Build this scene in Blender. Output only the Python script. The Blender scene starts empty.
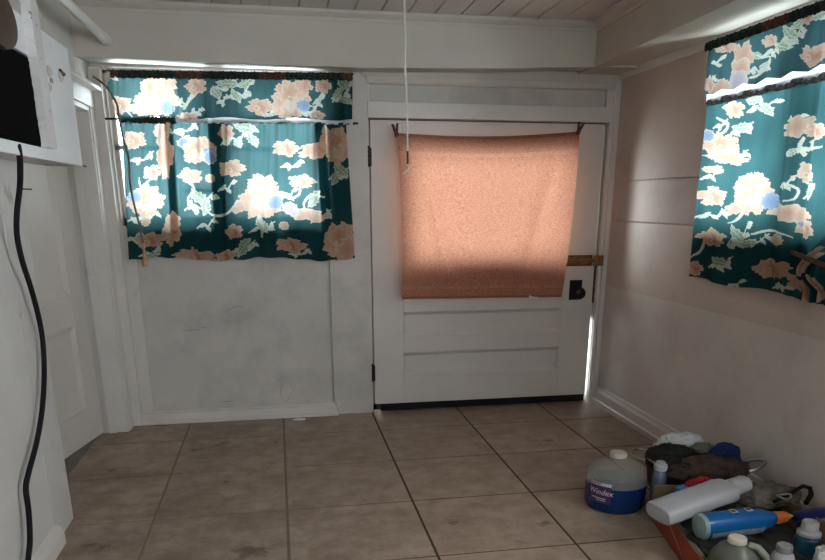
import bpy, bmesh, math, random
import numpy as np
from mathutils import Vector, Matrix, noise

random.seed(7)
PI = math.pi
SC = bpy.context.scene
COL = SC.collection

# ------------------------------------------------------------------ camera
CAM_H, F_PX, CY, PITCH, YAW = 1.3, 717.76, 430.9, 0.31017, 0.18038
cd = bpy.data.cameras.new('camera')
cam = bpy.data.objects.new('camera', cd)
COL.objects.link(cam)
cam.location = (0, 0, CAM_H)
cam.rotation_euler = (PI / 2 - PITCH, 0, -YAW)
cd.sensor_width = 36
cd.lens = F_PX / 825 * 36
cd.shift_y = (CY - 280) / 825
cd.clip_start = 0.02
SC.camera = cam

_cp, _sp, _c, _s = math.cos(PITCH), math.sin(PITCH), math.cos(YAW), math.sin(YAW)
FW = np.array([_s * _cp, _c * _cp, -_sp])
RT = np.array([_c, -_s, 0.0])
UP = np.cross(RT, FW)
CC = np.array([0, 0, CAM_H])


def at(px, py, ax, val):
    """point of the plane ax = val that a measured picture point belongs to"""
    d = FW * F_PX + RT * (px - 412.5) - UP * (py - CY)
    i = 'xyz'.index(ax)
    return Vector(CC + d * ((val - CC[i]) / d[i]))


def to_px(P):
    d = np.asarray(P) - CC
    w = d @ FW
    return 412.5 + F_PX * (d @ RT) / w, CY - F_PX * (d @ UP) / w


# ------------------------------------------------------------------ materials
MATS = {}


def nt_mat(name):
    m = bpy.data.materials.new(name)
    m.use_nodes = True
    nt = m.node_tree
    nt.nodes.clear()
    out = nt.nodes.new('ShaderNodeOutputMaterial')
    return m, nt, out


def N(nt, typ, **kw):
    n = nt.nodes.new(typ)
    for k, v in kw.items():
        if k in n.inputs:
            n.inputs[k].default_value = v
        else:
            setattr(n, k, v)
    return n


def ramp(nt, stops, fac):
    r = nt.nodes.new('ShaderNodeValToRGB')
    e = r.color_ramp.elements
    e[0].position, e[0].color = stops[0][0], (*stops[0][1], 1)
    e[1].position, e[1].color = stops[-1][0], (*stops[-1][1], 1)
    for p, c in stops[1:-1]:
        x = e.new(p)
        x.color = (*c, 1)
    nt.links.new(fac, r.inputs[0])
    return r.outputs[0]


def surf(name, col, rough=0.5, var=0.12, scale=6.0, bump=0.0, bscale=60.0, metal=0.0, dirt=None,
         dirt_scale=2.5, dirt_lo=0.56, dirt_hi=0.75, spec=0.4, trans=0.0, ior=1.45, alpha=1.0, coat=0.0):
    """general procedural surface: base colour with soft noise variation, optional dirt and bump"""
    if name in MATS:
        return MATS[name]
    m, nt, out = nt_mat(name)
    p = N(nt, 'ShaderNodeBsdfPrincipled')
    p.inputs['Roughness'].default_value = rough
    p.inputs['Metallic'].default_value = metal
    p.inputs['Specular IOR Level'].default_value = spec
    p.inputs['Transmission Weight'].default_value = trans
    p.inputs['IOR'].default_value = ior
    p.inputs['Alpha'].default_value = alpha
    p.inputs['Coat Weight'].default_value = coat
    tc = N(nt, 'ShaderNodeTexCoord')
    nz = N(nt, 'ShaderNodeTexNoise', Scale=scale, Detail=5.0)
    nt.links.new(tc.outputs['Object'], nz.inputs['Vector'])
    lo = tuple(max(0, c * (1 - var)) for c in col)
    hi = tuple(min(1, c * (1 + var)) for c in col)
    c = ramp(nt, [(0.3, lo), (0.7, hi)], nz.outputs['Fac'])
    if dirt:
        n2 = N(nt, 'ShaderNodeTexNoise', Scale=dirt_scale, Detail=8.0, Roughness=0.65)
        nt.links.new(tc.outputs['Object'], n2.inputs['Vector'])
        f = ramp(nt, [(dirt_lo, (0, 0, 0)), (dirt_hi, (1, 1, 1))], n2.outputs['Fac'])
        mx = N(nt, 'ShaderNodeMixRGB')
        nt.links.new(f, mx.inputs[0])
        nt.links.new(c, mx.inputs[1])
        mx.inputs[2].default_value = (*dirt, 1)
        c = mx.outputs[0]
    nt.links.new(c, p.inputs['Base Color'])
    if bump:
        nb = N(nt, 'ShaderNodeTexNoise', Scale=bscale, Detail=4.0)
        nt.links.new(tc.outputs['Object'], nb.inputs['Vector'])
        b = N(nt, 'ShaderNodeBump', Strength=bump, Distance=0.004)
        nt.links.new(nb.outputs['Fac'], b.inputs['Height'])
        nt.links.new(b.outputs[0], p.inputs['Normal'])
    nt.links.new(p.outputs[0], out.inputs[0])
    MATS[name] = m
    return m


def cloth_mat(name, transl=0.5, attr='print', gain=1.0, weave=0.0, sheer=0.0):
    """thin cloth: the print is a colour attribute, light passes through by a translucent lobe"""
    m, nt, out = nt_mat(name)
    a = N(nt, 'ShaderNodeAttribute', attribute_name=attr)
    c = a.outputs['Color']
    tc = N(nt, 'ShaderNodeTexCoord')
    if weave:
        nz = N(nt, 'ShaderNodeTexNoise', Scale=120.0, Detail=3.0)
        mp = N(nt, 'ShaderNodeMapping')
        mp.inputs['Scale'].default_value = (0.7, 1, 1.8)
        nt.links.new(tc.outputs['Object'], mp.inputs[0])
        nt.links.new(mp.outputs[0], nz.inputs['Vector'])
        f = ramp(nt, [(0.3, (1 - weave,) * 3), (0.7, (1 + weave,) * 3)], nz.outputs['Fac'])
        mx = N(nt, 'ShaderNodeMixRGB', blend_type='MULTIPLY')
        mx.inputs[0].default_value = 1
        nt.links.new(c, mx.inputs[1])
        nt.links.new(f, mx.inputs[2])
        c = mx.outputs[0]
    d = N(nt, 'ShaderNodeBsdfDiffuse', Roughness=0.6)
    t = N(nt, 'ShaderNodeBsdfTranslucent')
    nt.links.new(c, d.inputs[0])
    g = N(nt, 'ShaderNodeGamma')
    g.inputs[1].default_value = gain
    nt.links.new(c, g.inputs[0])
    nt.links.new(g.outputs[0], t.inputs[0])
    mix = N(nt, 'ShaderNodeMixShader')
    mix.inputs[0].default_value = transl
    nt.links.new(d.outputs[0], mix.inputs[1])
    nt.links.new(t.outputs[0], mix.inputs[2])
    last = mix
    if sheer:
        tr = N(nt, 'ShaderNodeBsdfTransparent')
        m2 = N(nt, 'ShaderNodeMixShader')
        m2.inputs[0].default_value = sheer
        nt.links.new(mix.outputs[0], m2.inputs[1])
        nt.links.new(tr.outputs[0], m2.inputs[2])
        last = m2
    nt.links.new(last.outputs[0], out.inputs[0])
    return m


def glass_mat():
    m, nt, out = nt_mat('window_glass')
    tr = N(nt, 'ShaderNodeBsdfTransparent')
    tr.inputs[0].default_value = (0.93, 0.97, 0.97, 1)
    gl = N(nt, 'ShaderNodeBsdfGlossy', Roughness=0.03)
    mx = N(nt, 'ShaderNodeMixShader')
    fr = N(nt, 'ShaderNodeFresnel', IOR=1.3)
    nt.links.new(fr.outputs[0], mx.inputs[0])
    nt.links.new(tr.outputs[0], mx.inputs[1])
    nt.links.new(gl.outputs[0], mx.inputs[2])
    nt.links.new(mx.outputs[0], out.inputs[0])
    return m


def clear_plastic(name, col, rough=0.15, through=0.6):
    m, nt, out = nt_mat(name)
    tr = N(nt, 'ShaderNodeBsdfTransparent')
    tr.inputs[0].default_value = (*col, 1)
    p = N(nt, 'ShaderNodeBsdfPrincipled')
    p.inputs['Base Color'].default_value = (*[c * 0.55 for c in col], 1)
    p.inputs['Roughness'].default_value = rough
    mx = N(nt, 'ShaderNodeMixShader')
    mx.inputs[0].default_value = 1 - through
    nt.links.new(tr.outputs[0], mx.inputs[1])
    nt.links.new(p.outputs[0], mx.inputs[2])
    nt.links.new(mx.outputs[0], out.inputs[0])
    return m


WHITE = surf('old_white_paint', (0.45, 0.408, 0.350), 0.5, 0.06, 3.0, 0.12, 25, dirt=(0.40, 0.375, 0.34), dirt_lo=0.55, dirt_hi=0.85)
WALLW = surf('wall_white_paint', (0.45, 0.415, 0.375), 0.6, 0.07, 2.2, 0.15, 40, dirt=(0.29, 0.262, 0.232), dirt_lo=0.47, dirt_hi=0.80)
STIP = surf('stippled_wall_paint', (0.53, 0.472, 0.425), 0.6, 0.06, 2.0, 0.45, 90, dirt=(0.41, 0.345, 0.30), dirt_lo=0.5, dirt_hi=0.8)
TRIM = surf('gloss_trim_paint', (0.53, 0.492, 0.45), 0.4, 0.05, 4.0, 0.08, 20, dirt=(0.34, 0.30, 0.26), dirt_scale=7, dirt_lo=0.64, dirt_hi=0.8)
DOORW = surf('door_white_paint', (0.51, 0.463, 0.42), 0.45, 0.05, 3.0, 0.08, 20, dirt=(0.42, 0.39, 0.35), dirt_scale=4, dirt_lo=0.6, dirt_hi=0.85)
CHIP = surf('chipped_board_paint', (0.60, 0.59, 0.58), 0.6, 0.06, 8.0, 0.3, 50, dirt=(0.10, 0.085, 0.07), dirt_scale=26, dirt_lo=0.63, dirt_hi=0.68)
BLACK = surf('black_plastic', (0.006, 0.006, 0.007), 0.45, 0.2, 10, spec=0.25)
MATTE = surf('matte_black_metal', (0.004, 0.004, 0.004), 0.9, 0.1, 10, spec=0.03)
RUBBER = surf('black_rubber', (0.008, 0.008, 0.008), 0.8, 0.2, 10, spec=0.2)
IRON = surf('dark_iron', (0.02, 0.018, 0.016), 0.5, 0.4, 30, metal=0.6)
BRASS = surf('worn_brass', (0.26, 0.125, 0.045), 0.45, 0.5, 40, metal=0.6, dirt=(0.05, 0.03, 0.02), dirt_scale=40, dirt_lo=0.5, dirt_hi=0.65)
RUST = surf('rusty_edge', (0.12, 0.07, 0.04), 0.8, 0.5, 40)
STEEL = surf('bright_steel', (0.36, 0.35, 0.33), 0.3, 0.1, 20, metal=1.0)
PANM = surf('dark_pan_metal', (0.035, 0.033, 0.033), 0.4, 0.3, 12, metal=0.5)
WOODB = surf('brown_wood', (0.045, 0.027, 0.015), 0.5, 0.35, 14)
PVC = surf('white_pipe_plastic', (0.62, 0.61, 0.59), 0.4, 0.05, 8, dirt=(0.25, 0.22, 0.18), dirt_scale=14, dirt_lo=0.65, dirt_hi=0.72)
PEG = surf('red_brown_peg', (0.10, 0.025, 0.015), 0.6, 0.3, 40)
STICK = surf('dark_peg_wood', (0.06, 0.03, 0.018), 0.6, 0.3, 40)
STRING = surf('white_string', (0.60, 0.58, 0.53), 0.8, 0.1, 60)
BCORD = surf('brown_flex', (0.13, 0.085, 0.05), 0.6, 0.2, 40)
TAN = surf('tan_plug', (0.42, 0.25, 0.14), 0.6, 0.2, 40)
CREAM = surf('cream_plastic', (0.46, 0.42, 0.33), 0.4, 0.06, 20)
WPLAS = surf('white_plastic', (0.34, 0.34, 0.345), 0.35, 0.04, 12)
GREYP = surf('grey_plastic', (0.24, 0.24, 0.23), 0.4, 0.1, 12)
CARD = surf('brown_cardboard', (0.18, 0.125, 0.078), 0.8, 0.1, 20)
REDC = surf('red_printed_cardboard', (0.30, 0.045, 0.022), 0.5, 0.12, 8)
PAPERW = surf('white_paper', (0.68, 0.67, 0.65), 0.8, 0.05, 14)
GLASS = glass_mat()


# ------------------------------------------------------------------ mesh helpers
class MB:
    def __init__(s):
        s.v, s.f, s.mi, s.sm = [], [], [], []

    def add(s, vs, fs, mi=0, smooth=False):
        o = len(s.v)
        s.v += [tuple(v) for v in vs]
        s.f += [tuple(i + o for i in f) for f in fs]
        s.mi += [mi] * len(fs)
        s.sm += [smooth] * len(fs)
        return s

    def hexa(s, p, mi=0):
        """p: 8 points, bottom ring then top ring"""
        return s.add(p, [(3, 2, 1, 0), (4, 5, 6, 7), (0, 1, 5, 4), (1, 2, 6, 5), (2, 3, 7, 6), (3, 0, 4, 7)], mi)

    def box(s, x0, x1, y0, y1, z0, z1, mi=0, M=None):
        p = [Vector((x, y, z)) for z in (z0, z1) for x, y in ((x0, y0), (x1, y0), (x1, y1), (x0, y1))]
        if M is not None:
            p = [M @ q for q in p]
        return s.hexa(p, mi)

    def prism(s, pts, z0, z1, mi=0):
        n = len(pts)
        vs = [(x, y, z0) for x, y in pts] + [(x, y, z1) for x, y in pts]
        fs = [tuple(range(n - 1, -1, -1)), tuple(range(n, 2 * n))]
        fs += [(i, (i + 1) % n, n + (i + 1) % n, n + i) for i in range(n)]
        return s.add(vs, fs, mi)

    def tube(s, pts, r, seg=8, mi=0, cap=True):
        pts = [Vector(p) for p in pts]
        n = len(pts)
        rs = r if isinstance(r, (list, tuple)) else [r] * n
        vs, fs = [], []
        prev = None
        for i, p in enumerate(pts):
            t = (pts[min(i + 1, n - 1)] - pts[max(i - 1, 0)]).normalized()
            if prev is None:
                a = Vector((0, 0, 1)) if abs(t.z) < 0.9 else Vector((1, 0, 0))
                u = t.cross(a).normalized()
            else:
                u = (prev - t * prev.dot(t)).normalized()
            prev = u
            w = t.cross(u)
            vs += [p + (u * math.cos(2 * PI * k / seg) + w * math.sin(2 * PI * k / seg)) * rs[i] for k in range(seg)]
        for i in range(n - 1):
            for k in range(seg):
                k2 = (k + 1) % seg
                fs.append((i * seg + k, i * seg + k2, (i + 1) * seg + k2, (i + 1) * seg + k))
        if cap:
            fs.append(tuple(range(seg - 1, -1, -1)))
            fs.append(tuple((n - 1) * seg + k for k in range(seg)))
        return s.add(vs, fs, mi, True)

    def lathe(s, prof, seg=32, M=None, mi=0, sx=1.0, sy=1.0):
        """prof: (r, z) from bottom to top, closed at both ends"""
        vs, fs = [], []
        for r, z in prof:
            for k in range(seg):
                a = 2 * PI * k / seg
                v = Vector((r * math.cos(a) * sx, r * math.sin(a) * sy, z))
                vs.append(M @ v if M is not None else v)
        n = len(prof)
        for i in range(n - 1):
            for k in range(seg):
                k2 = (k + 1) % seg
                fs.append((i * seg + k, i * seg + k2, (i + 1) * seg + k2, (i + 1) * seg + k))
        fs.append(tuple(range(seg - 1, -1, -1)))
        fs.append(tuple((n - 1) * seg + k for k in range(seg)))
        return s.add(vs, fs, mi, True)

    def build(s, name, mat, parent=None, bevel=0.0, kind=None, solid=0.0):
        me = bpy.data.meshes.new(name)
        me.from_pydata(s.v, [], s.f)
        mats = mat if isinstance(mat, (list, tuple)) else [mat]
        for m in mats:
            me.materials.append(m)
        me.polygons.foreach_set('material_index', s.mi)
        me.polygons.foreach_set('use_smooth', s.sm)
        me.update()
        o = bpy.data.objects.new(name, me)
        COL.objects.link(o)
        if any(s.sm):
            md = o.modifiers.new('edges', 'EDGE_SPLIT')
            md.split_angle = math.radians(38)
        if bevel:
            md = o.modifiers.new('bevel', 'BEVEL')
            md.width = bevel
            md.segments = 2
            md.limit_method = 'ANGLE'
        if parent:
            o.parent = parent
        if kind:
            o['kind'] = kind
        return o


def struct(name, mb, mat, bevel=0.0, parent=None):
    return mb.build(name, mat, parent, bevel, None if parent else 'structure')


def tag(o, label, cat, group=None):
    o['label'] = label
    o['category'] = cat
    if group:
        o['group'] = group
    return o


def thing(name, label, cat, group=None):
    o = bpy.data.objects.new(name, None)
    o.empty_display_size = 0.05
    COL.objects.link(o)
    return tag(o, label, cat, group)


def settle(root, loc):
    """put the Empty at the base of its thing without moving the parts (parts are in world coordinates)"""
    root.location = loc
    for ch in root.children:
        ch.location = ch.location - Vector(loc)
    return root


# ------------------------------------------------------------------ room shell
XL, XW, YB = -0.93, 2.069, 4.431      # left wall, right wall, back wall faces
YR = -1.6                              # rear wall behind the camera
CEIL = 2.228
TH = 0.12
WX0, WX1, WZ0, WZ1 = -0.864, 0.292, 1.14, 1.983      # back window opening
DX0, DX1, DZ1 = 0.551, 2.014, 1.752                 # back door opening
RY0, RY1, RZ0, RZ1 = 2.00, 3.40, 1.14, 2.024
RX0, RX1, RZa, RZb = 0.1, 1.15, 0.9, 1.95   # opening of the rear wall
SY0, SY1 = 0.6, 1.5                   # second opening of the right wall, beside the camera        # right window opening
LY0, LY1, LZ1 = 3.045, 4.285, 1.752                 # left door opening
GC, GS = 0.006, 0.006

# floor: tiles over a grout bed
U, V, TX0, TY0 = 0.56357, 0.54095, -0.02206, 4.58895
fl = MB()
fl.box(-2.3, XW + TH, YR - TH, YB + TH + 0.25, -0.06, -0.003, 1)
for i in range(-2, 4):
    for j in range(0, 12):
        a, b = TX0 + U * i + GC, TX0 + U * (i + 1) - GC
        y1, y0 = TY0 - V * j - GC, TY0 - V * (j + 1) + GC
        if i == -2:
            a = XL - 0.155
        b = min(b, XW + 0.05)
        y1 = min(y1, YB + 0.12)
        if b - a < 0.02 or y1 - y0 < 0.02 or y1 < YR:
            continue
        fl.box(a, b, y0, y1, -0.012, 0.0, 0)


def floor_mats():
    m, nt, out = nt_mat('dusty_floor_tile')
    p = N(nt, 'ShaderNodeBsdfPrincipled')
    p.inputs['Roughness'].default_value = 0.45
    p.inputs['Specular IOR Level'].default_value = 0.3
    tc = N(nt, 'ShaderNodeTexCoord')
    geo = N(nt, 'ShaderNodeNewGeometry')
    n1 = N(nt, 'ShaderNodeTexNoise', Scale=9.0, Detail=9.0, Roughness=0.7)
    nt.links.new(tc.outputs['Object'], n1.inputs['Vector'])
    c = ramp(nt, [(0.30, (0.18, 0.130, 0.098)), (0.5, (0.285, 0.217, 0.168)), (0.70, (0.37, 0.29, 0.232))], n1.outputs['Fac'])
    isl = ramp(nt, [(0.0, (0.90, 0.90, 0.90)), (1.0, (1.08, 1.06, 1.04))], geo.outputs['Random Per Island'])
    mx = N(nt, 'ShaderNodeMixRGB', blend_type='MULTIPLY')
    mx.inputs[0].default_value = 1
    nt.links.new(c, mx.inputs[1])
    nt.links.new(isl, mx.inputs[2])
    c = mx.outputs[0]
    # brown trodden dirt
    n2 = N(nt, 'ShaderNodeTexNoise', Scale=3.2, Detail=10.0, Roughness=0.72)
    nt.links.new(tc.outputs['Object'], n2.inputs['Vector'])
    f = ramp(nt, [(0.46, (0, 0, 0)), (0.62, (0.9, 0.9, 0.9))], n2.outputs['Fac'])
    sx = N(nt, 'ShaderNodeSeparateXYZ')
    nt.links.new(tc.outputs['Object'], sx.inputs[0])
    mrx = N(nt, 'ShaderNodeMapRange')
    mrx.inputs['From Min'].default_value = -0.3
    mrx.inputs['From Max'].default_value = 0.9
    mrx.inputs['To Min'].default_value = 1.0
    mrx.inputs['To Max'].default_value = 0.35
    nt.links.new(sx.outputs[0], mrx.inputs['Value'])
    ml = N(nt, 'ShaderNodeMath', operation='MULTIPLY')
    nt.links.new(f, ml.inputs[0])
    nt.links.new(mrx.outputs[0], ml.inputs[1])
    f = ml.outputs[0]
    m2 = N(nt, 'ShaderNodeMixRGB')
    nt.links.new(f, m2.inputs[0])
    nt.links.new(c, m2.inputs[1])
    m2.inputs[2].default_value = (0.165, 0.113, 0.080, 1)
    c = m2.outputs[0]
    # dried mud marks with places of their own
    n3 = N(nt, 'ShaderNodeTexNoise', Scale=22.0, Detail=6.0, Roughness=0.7)
    nt.links.new(tc.outputs['Object'], n3.inputs['Vector'])
    for (px, py, r) in [(198, 450, .10), (222, 444, .11), (90, 545, .10), (102, 548, .07), (228, 421, .05), (225, 482, .05),
                        (452, 522, .08), (545, 523, .08), (548, 440, .08), (276, 442, .05), (160, 425, .10), (112, 470, .06),
                        (250, 552, .18), (345, 411, .16), (300, 402, .12), (178, 410, .10)]:
        P = at(px, py, 'z', 0)
        vm = N(nt, 'ShaderNodeVectorMath', operation='DISTANCE')
        nt.links.new(tc.outputs['Object'], vm.inputs[0])
        vm.inputs[1].default_value = P
        mr = N(nt, 'ShaderNodeMapRange')
        mr.inputs['From Min'].default_value = 0.0
        mr.inputs['From Max'].default_value = r
        mr.inputs['To Min'].default_value = 0.22
        mr.inputs['To Max'].default_value = -0.3
        nt.links.new(vm.outputs['Value'], mr.inputs['Value'])
        ad = N(nt, 'ShaderNodeMath', operation='ADD')
        nt.links.new(mr.outputs[0], ad.inputs[0])
        nt.links.new(n3.outputs['Fac'], ad.inputs[1])
        f = ramp(nt, [(0.50, (0, 0, 0)), (0.68, (0.85, 0.85, 0.85))], ad.outputs[0])
        mm = N(nt, 'ShaderNodeMixRGB')
        nt.links.new(f, mm.inputs[0])
        nt.links.new(c, mm.inputs[1])
        mm.inputs[2].default_value = (0.085, 0.052, 0.033, 1)
        c = mm.outputs[0]
    nt.links.new(c, p.inputs['Base Color'])
    b = N(nt, 'ShaderNodeBump', Strength=0.15, Distance=0.003)
    nt.links.new(n1.outputs['Fac'], b.inputs['Height'])
    nt.links.new(b.outputs[0], p.inputs['Normal'])
    nt.links.new(p.outputs[0], out.inputs[0])
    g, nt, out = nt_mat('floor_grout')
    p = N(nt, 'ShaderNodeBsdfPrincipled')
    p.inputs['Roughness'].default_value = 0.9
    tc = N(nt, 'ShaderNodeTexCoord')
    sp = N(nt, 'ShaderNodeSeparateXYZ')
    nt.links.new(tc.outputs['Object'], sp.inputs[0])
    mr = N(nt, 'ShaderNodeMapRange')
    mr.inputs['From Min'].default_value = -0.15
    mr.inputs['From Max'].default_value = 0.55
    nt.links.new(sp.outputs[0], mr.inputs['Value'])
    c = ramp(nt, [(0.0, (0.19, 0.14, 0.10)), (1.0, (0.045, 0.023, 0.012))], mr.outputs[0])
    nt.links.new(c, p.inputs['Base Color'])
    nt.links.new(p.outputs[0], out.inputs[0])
    return m, g


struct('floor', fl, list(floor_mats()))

# back wall with its two openings
w = MB()
y0, y1 = YB, YB + TH
w.box(XL - 1.5, WX0, y0, y1, 0, 2.5)
w.box(WX0, WX1, y0, y1, 0, WZ0)
w.box(WX0, WX1, y0, y1, WZ1, 2.5)
w.box(WX1, DX0, y0, y1, 0, 2.5)
w.box(DX0, DX1, y0, y1, DZ1, 2.5)
w.box(DX1, XW + TH, y0, y1, 0, 2.5)
wall_back = struct('wall_back', w, WALLW)
SCUFF = surf('pencil_scuff', (0.10, 0.09, 0.08), 0.8)
for pts_ in ([(282, 384), (280.5, 392), (282, 399), (286, 402)], [(294, 389), (290, 396), (287, 402)], [(183, 331), (190, 330), (200, 329.5)], [(200, 328), (206, 327)],
             [(226, 311), (234, 307), (242, 306)], [(222, 402), (232, 401)], [(306, 400), (309, 402)]):
    mk = MB()
    mk.tube([at(x_, y_, 'y', YB) for x_, y_ in pts_], 0.0011, 5)
    mk.build('scuff_mark', SCUFF, wall_back)

# right wall: boards with three open joints, the wall painted with a stipple coat
w = MB()
for a, b in ((0, 0.781), (0.7816, 1.1795), (1.1875, 1.4075), (1.4165, 2.5)):
    # split the boards around the window opening
    for ya, yb in ((YR - TH, SY0), (SY1, RY0), (RY1, YB)):
        w.box(XW, XW + TH, ya, yb, a, b)
    if a < 1.0:
        w.box(XW, XW + TH, SY0, SY1, a, min(b, 1.0))
    if b > 1.96:
        w.box(XW, XW + TH, SY0, SY1, max(a, 1.96), b)
    if a < RZ0:
        w.box(XW, XW + TH, RY0, RY1, a, min(b, RZ0))
    if b > RZ1:
        w.box(XW, XW + TH, RY0, RY1, max(a, RZ1), b)
w.box(XW + 0.02, XW + TH, RY1 + 0.0, YB, 0.7, 1.5)
w.box(XW + 0.02, XW + TH, SY1, RY0, 0.7, 1.5)
w.box(XW + 0.02, XW + TH, RY0, RY1, 0.7, RZ0 - 0.001)
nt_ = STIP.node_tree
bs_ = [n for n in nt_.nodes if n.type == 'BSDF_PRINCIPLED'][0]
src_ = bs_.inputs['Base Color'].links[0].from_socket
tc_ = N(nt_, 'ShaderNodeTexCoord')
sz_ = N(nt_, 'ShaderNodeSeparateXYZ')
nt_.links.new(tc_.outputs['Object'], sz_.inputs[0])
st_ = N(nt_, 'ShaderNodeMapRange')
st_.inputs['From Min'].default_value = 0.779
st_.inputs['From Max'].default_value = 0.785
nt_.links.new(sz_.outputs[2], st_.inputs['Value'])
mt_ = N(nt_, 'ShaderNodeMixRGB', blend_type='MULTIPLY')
mt_.inputs[2].default_value = (0.90, 0.83, 0.79, 1)      # reddish light bounced off the towel, put into the upper boards' colour
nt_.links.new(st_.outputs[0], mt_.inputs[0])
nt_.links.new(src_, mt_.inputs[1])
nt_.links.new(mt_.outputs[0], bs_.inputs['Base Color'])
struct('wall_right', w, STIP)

# left wall with the doorway
w = MB()
w.box(XL - TH, XL, YR - TH, LY0, 0, 2.5)
w.box(XL - TH, XL, LY0, LY1, LZ1, 2.5)
w.box(XL - TH, XL, LY1, YB, 0, 2.5)
struct('wall_left', w, surf('rough_left_wall', (0.48, 0.46, 0.435), 0.65, 0.06, 4, 0.6, 30, dirt=(0.36, 0.32, 0.27), dirt_scale=3, dirt_lo=0.6, dirt_hi=0.85))

# dark passage beyond the left door
w = MB()
w.box(-2.35, -2.25, 2.4, YB + TH, 0, 2.5)
w.box(-2.35, XL - TH, 2.3, 2.4, 0, 2.5)
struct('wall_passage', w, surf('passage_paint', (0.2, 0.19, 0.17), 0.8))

# rear wall, behind the camera, with an unseen opening added to let in sky fill
w = MB()
w.box(XL - TH, RX0, YR - TH, YR, 0, 2.5)
w.box(RX1, XW + TH, YR - TH, YR, 0, 2.5)
w.box(RX0, RX1, YR - TH, YR, RZb, 2.5)
w.box(RX0, RX1, YR - TH, YR, 0, RZa)
struct('wall_rear', w, WALLW)

# ceiling of narrow boards
w = MB()
x = -2.35
w.box(-2.4, XW + TH, YR - TH, YB + TH, CEIL + 0.012, CEIL + 0.1, 0)
while x < XW:
    w.box(x + 0.004, x + 0.136, YR - TH, YB, CEIL, CEIL + 0.02, 0)
    x += 0.14
struct('ceiling', w, surf('ceiling_board_paint', (0.50, 0.475, 0.44), 0.6, 0.06, 3, 0.2, 40, dirt=(0.22, 0.19, 0.16), dirt_scale=20, dirt_lo=0.66, dirt_hi=0.74), 0.002)

# boxed beams
BY = 4.165
w = MB()
xs = [XL, -0.3, 0.5, 1.2, 1.79]
zs = [1.977, 1.970, 1.968, 1.985, 2.010]
for i in range(4):
    a, b, za, zb = xs[i], xs[i + 1], zs[i], zs[i + 1]
    w.hexa([(a, BY, za), (b, BY, zb), (b, YB, zb + 0.018), (a, YB, za + 0.018), (a, BY, CEIL), (b, BY, CEIL), (b, YB, CEIL), (a, YB, CEIL)])
# shallow lower board of the beam, over the door
w.box(0.52, XW, YB - 0.022, YB, 1.968, 2.02)
struct('beam_back', w, WHITE)
w = MB()
Bm = [(1.79, BY), (1.725, 2.765), (1.60, YR)]
for i in range(2):
    (xa, ya), (xb, yb) = Bm[i], Bm[i + 1]
    w.hexa([(xa, ya, 2.010), (xb, yb, 2.010), (XW, yb, 2.030), (XW, ya, 2.030), (xa, ya, CEIL), (xb, yb, CEIL), (XW, yb, CEIL), (XW, ya, CEIL)])
w.hexa([(1.79, BY, 2.010), (XW, BY, 2.012), (XW, YB, 2.012), (1.79, YB, 2.010), (1.79, BY, CEIL), (XW, BY, CEIL), (XW, YB, CEIL), (1.79, YB, CEIL)])
struct('beam_right', w, WHITE)


def moulding(prof, path, close=False):
    """sweep a profile of (out, z) offsets; path: list of (x, y, nx, ny) where n points into the room"""
    m = MB()
    n = len(prof)
    vs = []
    for (px, py, nx, ny) in path:
        vs += [(px + nx * o, py + ny * o, z) for o, z in prof]
    fs = []
    for i in range(len(path) - 1):
        for k in range(n):
            k2 = (k + 1) % n
            fs.append((i * n + k, i * n + k2, (i + 1) * n + k2, (i + 1) * n + k))
    fs.append(tuple(range(n - 1, -1, -1)))
    fs.append(tuple((len(path) - 1) * n + k for k in range(n)))
    m.add(vs, fs)
    return m


crown = [(0, 2.182), (0.006, 2.182), (0.008, 2.196), (0.02, 2.204), (0.032, 2.214), (0.036, 2.2275), (0, 2.2275)]
struct('trim_1', moulding(crown, [(XL, BY, 0, -1), (1.79, BY, -1, -1), (1.725, 2.765, -1, 0), (1.60, YR, -1, 0)]), WHITE)
# cove strip where right wall meets the beam, and bead under the back beam
struct('trim_2', moulding([(0, 1.988), (0.014, 1.990), (0.022, 2.028), (0, 2.031)], [(XW, YB, -1, 0), (XW, RY1 + 0.03, -1, 0)]), TRIM)
struct('trim_3', moulding([(0, 1.928), (0.022, 1.930), (0.03, 1.945), (0.034, 1.967), (0, 1.967)], [(0.545, YB, 0, -1), (2.03, YB, 0, -1)]), WHITE, 0.002)

# window wall panelling: corner post, stiles, panel bead, skirting ledge
w = MB()
w.box(XL, -0.868, YB - 0.045, YB, 0, 1.965)
struct('trim_4', w, TRIM, 0.004)
w = MB()
w.box(-0.868, -0.80, YB - 0.014, YB, 0, WZ0)
w.box(-0.868, -0.8645, YB - 0.014, YB, WZ0, 1.965)
struct('trim_5', w, TRIM, 0.003)
w = MB()
w.box(0.300, 0.318, YB - 0.018, YB, 0.085, WZ0)
w.box(0.318, 0.551, YB - 0.012, YB, 0.0, 1.967)
struct('trim_6', w, WALLW, 0.002)
w = MB()
w.box(-0.80, 0.32, YB - 0.016, YB, 0.0, 0.078)
w.box(-0.868, 0.322, YB - 0.034, YB, 0.018, 0.07)
w.box(-0.868, 0.325, YB - 0.045, YB, 0.0, 0.022)
struct('baseboard_back', w, TRIM, 0.004)

# back door surround: head, frieze frame, jambs
w = MB()
w.box(0.545, 2.036, YB - 0.02, YB, DZ1, 1.836)
struct('trim_7', w, TRIM, 0.003)
w = MB()
w.box(0.545, 0.56, YB - 0.008, YB, 1.836, 1.968)
w.box(1.985, 2.036, YB - 0.02, YB, 1.836, 1.968)
w.box(2.016, 2.036, YB - 0.02, YB, 0.0, DZ1)
w.box(2.036, 2.0685, YB - 0.035, YB, 0.0, 1.985)
struct('trim_8', w, TRIM, 0.003)
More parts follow.
